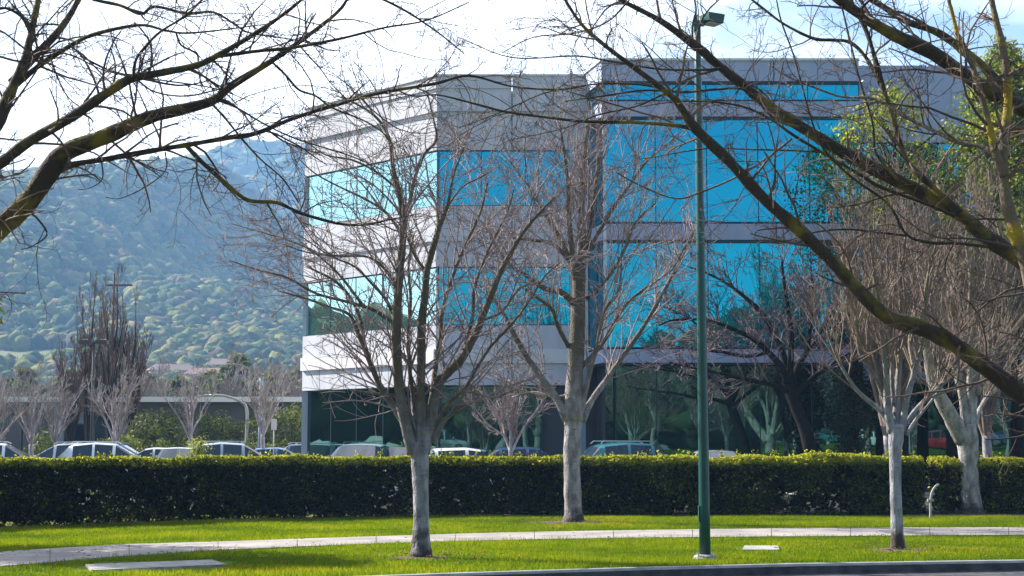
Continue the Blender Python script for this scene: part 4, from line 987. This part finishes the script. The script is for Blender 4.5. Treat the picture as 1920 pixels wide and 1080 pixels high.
leafy_tree('loose evergreen tree with scattered drooping yellow-green leaf clumps before the roofline', (p.x, 50.5, .3), 12.9, 2.6, 14, 72, 120, .115, .66, M['ever'], .9, rad=.2, squeeze=.6)
p = P(1780, 842, 50)
leafy_tree('dark olive-green evergreen tree with a low crown behind the pale twiggy trees on the right', (p.x, 50, .3), 8.0, 2.3, 15, 130, 150, .12, .40, M['shrub'], .4, rad=.25, squeeze=.6)
p = P(1625, 842, 49)
leafy_tree('narrow dark evergreen shrub-like tree against the ground floor where the pale band ends', (p.x, 50.5, .3), 4.3, .55, 16, 60, 140, .10, .1, M['shrub_dark'], .2, name='narrow_evergreen', rad=.1)

# ------------------------------------------------------------ cars
def car_parts(paint, kind):
    """side-lofted body; x is the length, front at +x"""
    if kind == 'suv':
        S = [(-2.25, .55, .62, .80, .62, .80), (-2.22, .86, .95, .90, .95, .86), (-2.12, .88, .98, 1.02, .92, .84), (-1.68, .90, 1.0, 1.50, .66, .9), (-1.50, .90, 1.0, 1.57, .67, .9),
             (-.72, .92, .99, 1.64, .66, .9), (-.62, .92, .99, 1.64, .66, .9), (.10, .92, .97, 1.60, .65, .9), (.22, .92, .97, 1.57, .65, .9), (1.08, .91, .96, 1.08, .74, .86), (1.16, .91, .95, .99, .8, .86),
             (1.9, .88, .86, .90, .74, .8), (2.2, .80, .70, .74, .66, .7), (2.3, .66, .55, .58, .5, .6)]
        cab = (3, 9)
    else:
        S = [(-2.3, .60, .62, .74, .6, .7), (-2.24, .82, .88, .92, .78, .8), (-1.75, .88, .93, .97, .76, .84), (-1.62, .88, .93, .99, .74, .84), (-.95, .90, .92, 1.40, .60, .88), (-.85, .90, .92, 1.42, .60, .88),
             (-.05, .91, .90, 1.45, .60, .88), (.05, .91, .90, 1.45, .60, .88), (.42, .91, .89, 1.40, .60, .88), (1.12, .90, .87, .98, .72, .85), (1.2, .90, .86, .90, .78, .85),
             (1.9, .86, .76, .80, .72, .8), (2.22, .76, .64, .67, .62, .7), (2.32, .6, .52, .54, .5, .6)]
        cab = (3, 9)
    secs = []
    for (x, hw, belt, roof, hr, _) in S:
        half = [(x, hw * .96, .22), (x, hw, .45), (x, hw * .99, (belt + .45) / 2), (x, hw * .95, belt), (x, hr + .04, max(roof - .07, belt + .005)), (x, hr - .08, max(roof - .015, belt + .01)), (x, hr * .5, roof), (x, 0, roof + .012)]
        full = half + [(q[0], -q[1], q[2]) for q in half[-2::-1]]
        secs.append(full)
    k = len(secs[0]); V = [q for s in secs for q in s]
    body, glass = [], []
    for i in range(len(secs) - 1):
        for j in range(k - 1):
            f = (i * k + j, (i + 1) * k + j, (i + 1) * k + j + 1, i * k + j + 1)
            side = j in (3, k - 5); upper = 4 <= j <= k - 6
            dx = S[i + 1][0] - S[i][0]; dz = abs(S[i + 1][3] - S[i][3])
            g = False
            if cab[0] <= i < cab[1] and side and dx > .2: g = True
            if upper and dx > .2 and dz > .25: g = True
            (glass if g else body).append(f)
    body.append(tuple(range(k))[::-1]); body.append(tuple((len(secs) - 1) * k + j for j in range(k)))
    return V, body, glass
def make_car(paint, kind, label):
    root = thing('parked_car', label, 'car', group='cars parked behind the hedge')
    V, body, glass = car_parts(paint, kind)
    mb = MB(); mb.add(V, body); mb.build('body', M[paint], root, smooth=True)
    left = [set(f) for f in glass]; fl = list(glass)
    while fl:                                     # every pane its own part
        comp = [fl.pop()]; grew = True
        while grew:
            grew = False
            for f in list(fl):
                if any(len(set(f) & set(g)) >= 2 for g in comp): comp.append(f); fl.remove(f); grew = True
        ids = sorted({i for f in comp for i in f}); ix = {a: b for b, a in enumerate(ids)}
        c = np.mean([V[i] for i in ids], axis=0); nm = ('windshield' if c[0] > 0 else 'rear_window') if abs(c[1]) < .2 else 'window'
        mb = MB(); mb.add([(V[i][0], V[i][1] * .992, V[i][2] - .004) for i in ids], [tuple(ix[i] for i in f) for f in comp]); mb.build(nm, M['carglass'], root)
    for sx in (-1.42, 1.40):
        for sy in (-1, 1):
            mb = MB(); mb.tube([(sx, sy * .70, .33), (sx, sy * .92, .33)], .33, 20); w = mb.build('wheel', M['tyre'], root)
            mb = MB(); mb.tube([(sx, sy * .91, .33), (sx, sy * .935, .33)], .2, 14); mb.build('rim', M['rim'], w)
    for sy in (-1, 1):
        mb = MB(); mb.box(2.10, 2.27, sy * .58 - .13, sy * .58 + .13, .60, .70); mb.build('headlight', M['headlight'], root)
        mb = MB(); z = .85 if kind == 'suv' else .76; mb.box(-2.275, -2.2, sy * .68 - .12, sy * .68 + .12, z - .12, z + .06); mb.build('taillight', M['taillight'], root)
        mb = MB(); mb.box(.85, 1.0, sy * .98 - .09, sy * .98 + .09, 1.0, 1.13); mb.build('mirror', M[paint], root)
    if kind == 'suv':
        for sy in (-1, 1):
            mb = MB(); mb.tube([(-1.6, sy * .58, 1.60), (-1.5, sy * .58, 1.69), (.1, sy * .58, 1.68), (.25, sy * .58, 1.61)], .018, 6); mb.build('roof_rail', M['chrome'], root)
    return root
_proto = {}
def car(u, Y, paint, kind, deg, label, scale=1.0):
    scale *= .94
    key = (paint, kind)
    if key in _proto: o = copy_tree(_proto[key])
    else: o = make_car(paint, kind, label); _proto[key] = o
    o['label'] = label
    p = P(u, 842, Y); o.location = (p.x, Y, rise(Y) + .004); o.rotation_euler = (0, 0, math.radians(deg)); o.scale = (scale,) * 3
    return o
car(5, 62, 'white', 'suv', 8, 'white sport utility car cut by the left edge of the view')
car(120, 66, 'silver', 'suv', 178, 'silver sport utility car second from the left edge behind the hedge')
car(212, 62.5, 'white', 'suv', 5, 'long white car left of the two small far cars, its side windows dark blue', 1.0)
car(228, 74, 'blue', 'suv', 0, 'blue car whose roof just shows above the white car behind it')
car(293, 70, 'silver', 'sedan', 184, 'pale silver sedan in the gap between the white cars')
car(338, 60, 'white', 'sedan', 95, 'low white car roof left of the large silver one')
car(447, 60, 'silver', 'suv', 12, 'large silver sport utility car with dark side windows in front of the green shrubs')
car(520, 68, 'blue', 'sedan', 5, 'blue sedan close to the left corner of the building')
car(556, 73, 'navy', 'suv', 170, 'dark blue car half hidden by the left corner of the building')
car(686, 50, 'teal', 'sedan', 82, 'pale teal stand-in for a mirrored car, left of the nearest tree', 1.08)  # solid car added in place of a reflection in the glass
car(748, 51, 'black', 'sedan', 86, 'black car just left of the nearest pale trunk')
car(868, 43.8, 'white', 'sedan', 12, 'white sedan with a bright bonnet right of the nearest pale trunk', .98)
car(986, 50.5, 'navy', 'sedan', 4, 'dark navy car behind the slender little tree')
car(1203, 49, 'teal', 'suv', 14, 'dark teal stand-in for a mirrored car, between the middle trunk and the green pole', .97)  # reflected car built as a solid one before the glass
car(1338, 44, 'silver', 'sedan', 90, 'low silver car just right of the green pole', .93)
# ------------------------------------------------------------ long low building beyond the lot
Yb = 95.0
def wx(u, Y): return P(u, 842, Y).x
zt = P(960, 745, Yb).z
lb = thing('low_building', 'long low grey building with pale roof edge and dark entrance, beyond the parked cars', 'building', (wx(250, Yb), Yb, .3))
inv = Matrix.Translation(lb.location).inverted()
def lp_(mb, nm, m):
    o = mb.build(nm, m, lb); o.matrix_parent_inverse = inv; return o
xa, xb_ = wx(-400, Yb), wx(700, Yb)
e0, e1 = wx(112, Yb), wx(162, Yb)
mb = MB(); mb.box(xa, e0, Yb, Yb + 14, .25, zt - .35); mb.box(e1, xb_, Yb, Yb + 14, .25, zt - .35); mb.box(e0, e1, Yb + 2.5, Yb + 14, .25, zt - .35); lp_(mb, 'wall', M['wallgrey'])
mb = MB(); mb.box(xa - .5, xb_ + .5, Yb - 1.0, Yb + 14.5, zt - .33, zt - .05); lp_(mb, 'roof', M['wallgrey'])
mb = MB(); mb.box(xa - .5, xb_ + .5, Yb - 1.06, Yb - 1.005, zt - .30, zt); lp_(mb, 'roof_edge', M['trimpale'])
mb = MB(); mb.box(e0 + .02, e1 - .02, Yb + 2.35, Yb + 2.48, .3, zt - 1.6); lp_(mb, 'door', M['dark'])
mb = MB(); mb.box(e0 + .02, e1 - .02, Yb + .2, Yb + 2.3, zt - 1.55, zt - .4); lp_(mb, 'entrance_soffit', M['wallblue'])
for uu in (103, 112):
    mb = MB(); x = wx(uu, Yb - 1); mb.box(x - .13, x + .13, Yb - .9, Yb - .6, .25, zt - .34); lp_(mb, 'column', M['wallblue'])
for uu in (20, 62, 200, 300, 400, 480):
    mb = MB(); x = wx(uu, Yb); mb.box(x - .7, x + .7, Yb - .03, Yb + .0, 1.0, zt - 1.1); lp_(mb, 'window', M['carglass'])

# ------------------------------------------------------------ shrubs before it
def shrub(label, u0, u1, Y, vt, seed, m=None, dens=120, size=.16, depth=2.2, name='shrub_clump', cat='shrub', blob=.5, group=None):
    rng = np.random.default_rng(seed); r = random.Random(seed)
    x0, x1 = wx(u0, Y), wx(u1, Y); H = P(CU, vt, Y).z - .3; L = x1 - x0
    root = thing(name, label, cat, ((x0 + x1) / 2, Y, .3), 0, group)
    nb = max(8, int(L * depth * 3)); cen = []
    for i in range(nb):
        x = r.uniform(-L / 2 + blob * .6, L / 2 - blob * .6); y = r.uniform(-depth / 2, depth / 2)
        edge = min(1, (L / 2 - abs(x)) / (blob * 2) + .35)
        h = H * edge * r.uniform(.75, 1.0); cen.append((x, y, h - blob * r.uniform(.8, 1.0)))
        if h > 1.6 * blob: cen.append((x + r.uniform(-.3, .3), y - .2, h * .5)); cen.append((x, y, max(.3, h * .25)))
    cen = np.array(cen); C = np.repeat(cen, dens, axis=0)
    d = rng.normal(0, 1, C.shape); d /= np.linalg.norm(d, axis=1, keepdims=True); rad = blob * rng.uniform(.65, 1.15, len(C))[:, None] * np.repeat(rng.uniform(.7, 1.3, len(cen)), dens)[:, None]
    pos = C + d * rad; ok = pos[:, 2] > 0.02
    V = leaves(rng, pos[ok], d[ok], size, .5)
    t = np.clip(np.repeat(rng.uniform(.15, .85, len(cen)), dens)[ok] + rng.normal(0, .2, ok.sum()), 0, 1)
    quads('foliage', V, m or M['shrub'], root, tint=t)
    st = MB()
    for c in cen[::2]: st.tube([(c[0] * .9, c[1], -.05), (c[0], c[1], max(c[2], .2))], [.04, .02], 5)
    st.build('stem', M['bark_dark'], root)
    return root
shrub('broad rounded green shrub before the low grey building, beside the small narrow-crowned tree', 232, 352, 82, 768, 1)
shrub('long tall green shrub mass between the small lot tree and the building corner', 352, 470, 82, 772, 2)
shrub('taller sunlit green shrub beside the building corner, behind the small sign', 465, 600, 80, 756, 3)
shrub('low round shrub left of the entrance of the low grey building', 64, 98, 90, 786, 4, dens=90)
shrub('low clipped row of dark shrubs along the far side of the parking lot', 170, 560, 77, 822, 5, depth=1.2, blob=.35, name='shrub_row', dens=90, size=.12)
shrub('small bright green shrub below the shrub mass, behind the blue car roof', 190, 250, 76.5, 815, 6, m=M['ever'], depth=1.0, blob=.35)
p = P(372, 842, 58)
leafy_tree('small upright bright green conical shrub between white and silver cars', (p.x, 58, .3), 1.62, .16, 70, 26, 60, .07, .3, M['ever'], 0, name='conical_shrub', rad=.03)
# ------------------------------------------------------------ bare trees of the lot, left
GP = 'bare trees in the far parking lot'
for i, (u, Y, Ht, rad, fork, spr, sd, lab) in enumerate([
    (357, 70, 5.2, .10, 1.9, 1.5, 31, 'small bare tree with a narrow crown before the shrubs, right of the tall brown cluster'),
    (492, 68, 5.6, .10, 1.9, 1.7, 32, 'small bare tree beside the little sign near the building corner'),
    (218, 66, 5.0, .11, 1.4, 1.9, 33, 'pale-limbed bare tree right below the tall brown cluster'),
    (58, 70, 5.0, .11, 1.5, 1.7, 34, 'bare tree left of the entrance of the low grey building'),
    (104, 74, 5.4, .10, 1.6, 1.8, 35, 'bare tree standing in front of the blue-grey entrance columns'),
    (-12, 66, 4.3, .12, 1.2, 2.0, 36, 'bare brownish tree cut by the left edge above the white car')]):
    p = P(u, 842, Y)
    bare_tree('lot_tree', lab, (p.x, Y, .3), Ht, sd, rad, fork, spr, M['bark_pale'], M['bark_pale'], M['twig_grey'], dict(FT, rmin=.007, rmax=.016, kids=(3, 4, 4)), 7, 3.4, (.6, 1.5), group=GP)
# tall brown poplar-like trees
TB = mat('poplar_twig', (.075, .05, .045), .9, col2=(.17, .10, .07), noise_scale=.6)
for i, (u, Y, vt, sd, lab, spr) in enumerate([
    (205, 84, 522, 61, 'tallest of the dark brown upright poplars, beside the tall utility pole', 1.1),
    (165, 86, 545, 62, 'dark upright leafless poplar in the middle of the brown cluster, behind the twin lamp', 1.1),
    (243, 85, 575, 63, 'reddish brown upright leafless poplar at the right side of the cluster', 1.0),
    (130, 88, 625, 64, 'shorter greyish upright leafless poplar at the left side of the cluster', 1.3)]):
    p = P(u, vt, Y); b = P(u, 842, Y)
    bare_tree('poplar_tree', lab, (b.x, Y, .3), p.z - .3, sd, .20, 1.6, spr, M['bark_dark'], M['bark_dark'], TB, dict(FT, rmin=.009, rmax=.025, up=.30, kids=(3, 4, 5), ang=(14, 40)), 9, 2.4, (1.0, 2.6), group='brown poplars beyond the lot')
for i, (u, Y, vt, sd, spr, lab) in enumerate([
    (20, 120, 668, 71, 2.6, 'wide pinkish-grey leafless tree above the low building at the far left'),
    (285, 118, 672, 72, 2.4, 'grey leafless tree above the low roof, just right of the poplar cluster'),
    (430, 116, 660, 73, 2.6, 'grey leafless tree beyond the low roof, behind the curved street light'),
    (545, 112, 640, 74, 2.6, 'tall grey leafless tree touching the left edge of the office building')]):
    p = P(u, vt, Y); b = P(u, 842, Y)
    bare_tree('bare_tree', lab, (b.x, Y, .3), p.z - .3, sd, .16, 2.2, spr, M['bark_pale'], M['bark_pale'], M['twig_grey'], dict(FT, rmin=.014, rmax=.03, kids=(4, 4, 5)), 8, 2.4, (1.2, 2.8), group='leafless trees beyond the low building')
# bushy trees beyond
for i, (u, Y, vt, R, sd, lab, mm) in enumerate([
    (40, 150, 700, 4.5, 81, 'olive green bushy tree above the low roof at the far left', 'olive'),
    (330, 150, 715, 4.6, 82, 'pale olive bushy tree above the low roof between poplars and curved lamp', 'olive'),
    (445, 140, 676, 3.0, 83, 'round dark green tree right below the curved street light arm', 'shrub'),
    (515, 150, 700, 4.0, 84, 'yellowish green bushy tree behind the blue-grey post', 'olive'),
    (395, 165, 705, 4.6, 85, 'light green bushy tree left of the round dark one', 'olive'),
    (270, 170, 708, 5.0, 86, 'olive green bushy tree directly right of the poplar cluster', 'olive'),
    (575, 145, 690, 3.6, 87, 'brownish bushy tree hidden partly by the building corner', 'olive'),
    (120, 165, 705, 5.0, 88, 'olive bushy tree behind the left poplars', 'olive')]):
    p = P(u, vt, Y); b = P(u, 842, Y)
    leafy_tree(lab, (b.x, Y, .2), p.z, R, sd, 90, 110, .42, .12, M[mm], 0, name='bushy_tree', group='bushy trees beyond the low building')
# ------------------------------------------------------------ poles and lamps
def pole(name, label, cat, u, Y, vt, rad, m, group=None):
    b = P(u, 842, Y); zt_ = P(u, vt, Y).z; root = thing(name, label, cat, (b.x, Y, .25), 0, group)
    mb = MB(); mb.tube([(0, 0, 0), (0, 0, zt_ - .25)], [rad, rad * .7], 10); mb.build('pole', m, root, smooth=True); return root, zt_ - .25
rt, zt_ = pole('twin_lamp', 'dark twin-headed parking lot lamp rising through the brown poplars', 'lamp post', 171, 72, 640, .08, M['pole_dark'])
for s in (-1, 1):
    mb = MB(); mb.box(min(s * .1, s * .62), max(s * .1, s * .62), -.2, .2, zt_ - .13, zt_ + .05); h_ = mb.build('lamp_head', M['pole_dark'], rt)
    mb = MB(); mb.box(min(s * .3, s * .5), max(s * .3, s * .5), -.1, .1, zt_ + .05, zt_ + .10); mb.build('cap', M['lampgrey'], h_)
rt, zt_ = pole('utility_pole', 'tall dark utility pole with a crossarm standing among the brown poplars', 'utility pole', 206, 92, 512, .09, M['pole_dark'])
mb = MB(); mb.box(-.45, 1.05, -.05, .05, zt_ - .75, zt_ - .66); ca = mb.build('crossarm', M['pole_dark'], rt)
for x in (-.4, .4, .7, 1.0):
    mb = MB(); mb.tube([(x, 0, zt_ - .66), (x, 0, zt_ - .55)], .04, 6); mb.build('insulator', M['lampgrey'], ca)
rt, zt_ = pole('steel_post', 'short blue-grey steel post behind the small bare tree near the building corner', 'post', 488, 76, 706, .13, M['wallblue'])
mb = MB(); mb.tube([(0, 0, zt_), (0, 0, zt_ + .05)], .16, 10); mb.build('cap', M['pole_dark'], rt)
def arm_light(label, u, v, Y, left, drop, m):
    b = P(u, 842, Y); t = P(u, v, Y).z; root = thing('street_light', label, 'street light', (b.x, Y, .2))
    mb = MB(); zt2 = t - .2 - drop
    c = catmull([(0, 0, 0), (0, 0, zt2 * .6), (0, 0, zt2), (left * .12, 0, zt2 + drop * .55), (left * .45, 0, zt2 + drop * .95), (left * .8, 0, zt2 + drop), (left, 0, zt2 + drop * .93)])
    mb.tube(c, np.linspace(.09, .045, len(c)), 8); mb.build('pole', m, root, smooth=True)
    mb = MB(); mb.box(min(left, left * 1.22), max(left, left * 1.22), -.13, .13, zt2 + drop * .86, zt2 + drop * .97); mb.build('lamp_head', M['lampgrey'], root)
arm_light('pale curved street light arm reaching left above the round dark tree', 466, 683, 120, -1.9, .6, M['pipe'])
arm_light('pale curved street light arm arching left over the shrub mass from near the building', 462, 741, 79, -2.4, .75, M['pipe'])
rt, zt_ = pole('small_sign', 'small pale rectangular sign on a thin post at the far side of the lot', 'sign', 513, 66, 790, .03, M['pipe'])
mb = MB(); mb.box(-.11, .11, -.02, .01, zt_ - .35, zt_ + .10); mb.build('sign_panel', M['signface'], rt)

# ------------------------------------------------------------ wooded hills
def ridge(xs, zs):
    return lambda x: float(np.interp(x, xs, zs))
def P3(u, v, Y): q = P(u, v, Y); return q.x, q.z
Y1, Y2 = 1180.0, 1750.0
r1 = [P3(u, v, Y1) for u, v in ((-900, 350), (-300, 332), (0, 330), (60, 326), (200, 320), (300, 306), (380, 302), (420, 318), (480, 372), (560, 452), (620, 500), (900, 600), (1500, 700), (2200, 760))]
r2 = [P3(u, v, Y2) for u, v in ((-900, 420), (0, 380), (300, 330), (380, 305), (425, 288), (470, 278), (540, 282), (600, 300), (800, 360), (1400, 480), (2200, 620))]
R1 = ridge([p[0] for p in r1], [p[1] - 5 for p in r1]); R2 = ridge([p[0] for p in r2], [p[1] - 6 for p in r2])
def hill1(x, y):
    t = (y - 330) / (Y1 - 330)
    if t < 0: return .0
    g = noise.noise(Vector((x * .006, y * .0022, 1.7))) * 26 + noise.noise(Vector((x * .018, y * .007, 5))) * 9
    if t <= 1: s = t ** 1.15; return max(0, R1(x * (.45 + .55 * t)) * s + g * math.sin(min(t, 1) * math.pi) ** .8)
    return R1(x) * (1 - (t - 1) * 1.2)
def hill2(x, y):
    t = (y - 1000) / (Y2 - 1000)
    if t < 0: return -5.
    g = noise.noise(Vector((x * .004, y * .002, 8.7))) * 30
    if t <= 1: return R2(x) * t ** 1.1 + g * math.sin(t * math.pi)
    return R2(x) * (1 - (t - 1) * 1.5)
def hill_mesh(name, fn, x0, x1, y0, y1, st):
    xs = np.arange(x0, x1 + 1, st); ys = np.arange(y0, y1 + 1, st); mb = MB()
    mb.add([(x, y, fn(x, y)) for y in ys for x in xs], [(j * len(xs) + i, j * len(xs) + i + 1, (j + 1) * len(xs) + i + 1, (j + 1) * len(xs) + i) for j in range(len(ys) - 1) for i in range(len(xs) - 1)])
    tag(mb.build(name, M['hillsoil'], smooth=True), kind='structure')
hill_mesh('near_hill', hill1, -760, 700, 300, 1400, 20)
hill_mesh('far_hill', hill2, -1100, 800, 980, 2050, 30)
# tree crowns over the hills: lumpy rounded crowns, one object per hill
def ico():
    import bmesh
    bm = bmesh.new(); bmesh.ops.create_icosphere(bm, subdivisions=2, radius=1); v = np.array([tuple(q.co) for q in bm.verts]); f = np.array([[q.index for q in t.verts] for t in bm.faces]); bm.free(); return v, f
IV, IF = ico()
def woods(name, label, fn, n, xr, yr, size, seed, gap=.0, uview=(-120, 720), m='wood', near=1.0):
    rng = np.random.default_rng(seed); T = []; FF = []; tint = []; cnt = 0; nv = 0
    while cnt < n:
        x = rng.uniform(*xr); y = rng.uniform(*yr)
        u = CU + F * x / y
        if not (uview[0] < u < uview[1]): continue
        cnt += 1
        z = fn(x, y)
        o = noise.noise(Vector((x * .012, y * .008, 4)))
        if o > .42 - gap and y < 720 and z < 80 and m == 'wood': continue
        s = size * (.4 + 1.1 * rng.uniform() ** 1.7) * (near + (1 - near) * min(1, y / yr[1]))
        ph = rng.uniform(0, 6.28, 6)
        k = 1 + .14 * np.sin(IV[:, :1] * 3.1 + ph[0]) * np.sin(IV[:, 1:2] * 3.7 + ph[1]) + .12 * np.sin(IV[:, 2:] * 5.1 + ph[2] + IV[:, :1] * 4) + .11 * rng.normal(0, 1, len(IV))[:, None]
        a = rng.uniform(0, 6.28); ca, sa = math.cos(a), math.sin(a)
        v = IV * k * s * (1, 1, rng.uniform(.75, 1.15)); v = v @ np.array([[ca, -sa, 0], [sa, ca, 0], [0, 0, 1]])
        T.append(v + (x, y, z + s * .45)); FF.append(IF + nv); nv += len(IV)
        base = np.clip(.42 + .4 * noise.noise(Vector((x * .02, y * .012, 7))) + rng.normal(0, .26), 0, 1)
        tint.append(np.full(len(IF), base))
    V = np.concatenate(T); Fc = np.concatenate(FF); nf = len(Fc)
    me = bpy.data.meshes.new(name)
    me.vertices.add(len(V)); me.vertices.foreach_set('co', V.astype(np.float32).ravel())
    me.loops.add(nf * 3); me.loops.foreach_set('vertex_index', Fc.astype(np.int32).ravel())
    me.polygons.add(nf); me.polygons.foreach_set('loop_start', np.arange(0, nf * 3, 3, dtype=np.int32)); me.polygons.foreach_set('loop_total', np.full(nf, 3, dtype=np.int32))
    me.update(calc_edges=True); me.polygons.foreach_set('use_smooth', [True] * nf)
    at = me.attributes.new('tint', 'FLOAT', 'FACE'); at.data.foreach_set('value', np.concatenate(tint).astype(np.float32))
    me.materials.append(M[m]); o = bpy.data.objects.new(name, me); COL.objects.link(o)
    tag(o, label, 'woodland', kind='stuff')
woods('woodland', 'dense mixed woodland covering the nearer hillside', hill1, 19000, (-520, 60), (330, 1230), 5.0, 1, near=.25)
woods('woodland', 'hazy blue woodland on the farther summit right of the near ridge', hill2, 3000, (-900, 60), (1060, 1800), 9.5, 2, uview=(280, 700))
# a few houses at the foot of the hill
for i, (u, v, Y, w, lab) in enumerate([(402, 648, 520, 9, 'low tan house with a red roof on the hillside right of the poplars'), (428, 640, 540, 7, 'small pinkish house on the hillside nearer the office building'), (325, 652, 530, 8, 'pale house on the lower hillside directly right of the poplars')]):
    x = P(u, v, Y).x; z = hill1(x, Y)
    h = thing('hillside_house', lab, 'house', (x, Y, z), .2 * i)
    mb = MB(); mb.box(-w, w, -4, 4, -2, 4.4); mb.build('wall', M['tanwall'], h)
    mb = MB(); mb.add([(-w - .6, -4.6, 4.41), (w + .6, -4.6, 4.41), (w + .6, 4.6, 4.41), (-w - .6, 4.6, 4.41), (-w * .7, 0, 6.6), (w * .7, 0, 6.6)], [(0, 1, 5, 4), (2, 3, 4, 5), (1, 2, 5), (3, 0, 4), (3, 2, 1, 0)]); mb.build('roof', M['tileroof'], h)
    for k in range(4):
        mb = MB(); xx = -w * .7 + k * w * .45; mb.box(xx - .7, xx + .7, -4.05, -3.98, 1.2, 2.7); mb.build('window', M['dark'], h)

# ------------------------------------------------------------ across the road, seen mirrored in the glass
mb = MB(); xs = np.linspace(-60, 60, 13); ys = [-4, -8, -13, -19, -60]; zs = [-.1, 0, .9, 1.55, 1.75]
mb.add([(x, y, z) for y, z in zip(ys, zs) for x in xs], [(j * 13 + i, (j + 1) * 13 + i, (j + 1) * 13 + i + 1, j * 13 + i + 1) for j in range(4) for i in range(12)])
tag(mb.build('grass_bank', M['soil']), kind='structure')
tmpl = bare_tree('bare_tree', 'bare tree across the road, mirrored in the dark ground-floor glass', (-14, -11, .5), 7.0, 91, .17, 1.9, 2.4, M['bark_pale'], M['bark_pale'], M['twig'], dict(FT, rmin=.02, rmax=.035), 8, 3.0, (.8, 2.0), group='bare trees across the road')
rr_ = random.Random(2)
for i in range(27):
    c = copy_tree(tmpl); row = i % 3
    c.location = (-24 + i * 2.5 + rr_.uniform(-.8, .8), (-9, -15, -25)[row] + rr_.uniform(-1.5, 1.5), (.2, 1.1, 1.6)[row]); c.rotation_euler = (0, 0, rr_.uniform(0, 6.28)); s = rr_.uniform(.85, 1.25); c.scale = (s, s, s)
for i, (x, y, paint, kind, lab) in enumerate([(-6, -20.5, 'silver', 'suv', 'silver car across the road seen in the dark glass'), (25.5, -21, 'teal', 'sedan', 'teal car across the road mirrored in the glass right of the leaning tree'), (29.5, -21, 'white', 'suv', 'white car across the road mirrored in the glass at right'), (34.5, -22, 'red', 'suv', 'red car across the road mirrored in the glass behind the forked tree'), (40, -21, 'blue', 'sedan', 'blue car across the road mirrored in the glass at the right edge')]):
    key = (paint, kind)
    if key in _proto: o = copy_tree(_proto[key])
    else: o = make_car(paint, kind, lab); _proto[key] = o
    o['label'] = lab; o['group'] = 'cars across the road'; o.location = (x, y, 1.6); o.rotation_euler = (0, 0, math.radians(5 * i))
woods('tree_belt', 'dark belt of evergreen trees beyond the left edge, mirrored in the angled wing', lambda x, y: .3 + 2.6 * (3 + 2.4 * noise.noise(Vector((y * .12, 0, 3)))) * (.3 + .7 * abs(math.sin(x * 7.7 + y * 3.3))), 1500, (-72, -62), (48, 100), 1.7, 6, uview=(-1e9, 1e9), m='shrubfar')
woods('tree_belt', 'dark belt of evergreen trees across the road, seen mirrored in the glass', lambda x, y: 1.7 + (5.0 + 5.0 * max(0, 1 - abs(x - 22) / 14) + 3.5 * noise.noise(Vector((x * .16, 0, 0)))) * ((x * 57.3 + y * 91.7) % 1.0) ** .7, 2600, (-60, 70), (-46, -38), 1.6, 5, uview=(-1e9, 1e9), m='shrubfar')
# a leafy tree off the left edge whose shade falls over the corner of the lawn
leafy_tree('broad evergreen street tree just beyond the left edge, shading the corner of the lawn', (-11.2, 26.6, 0), 6.4, 2.3, 95, 170, 120, .14, .3, M['ever'], .2, name='street_tree', rad=.2)

# ------------------------------------------------------------ air
mb = MB(); mb.box(-1485, 1485, -405, 2205, -1.3, 400)
hz_ = bpy.data.materials.new('haze'); hz_.use_nodes = True; nt = hz_.node_tree
for n in list(nt.nodes): nt.nodes.remove(n)
o_ = nt.nodes.new('ShaderNodeOutputMaterial'); v_ = nt.nodes.new('ShaderNodeVolumePrincipled')
v_.inputs['Color'].default_value = (.32, .60, 1, 1); v_.inputs['Density'].default_value = .00038; v_.inputs['Anisotropy'].default_value = 0
nt.links.new(v_.outputs[0], o_.inputs['Volume'])
tag(mb.build('haze', hz_), kind='stuff')
make_grass()
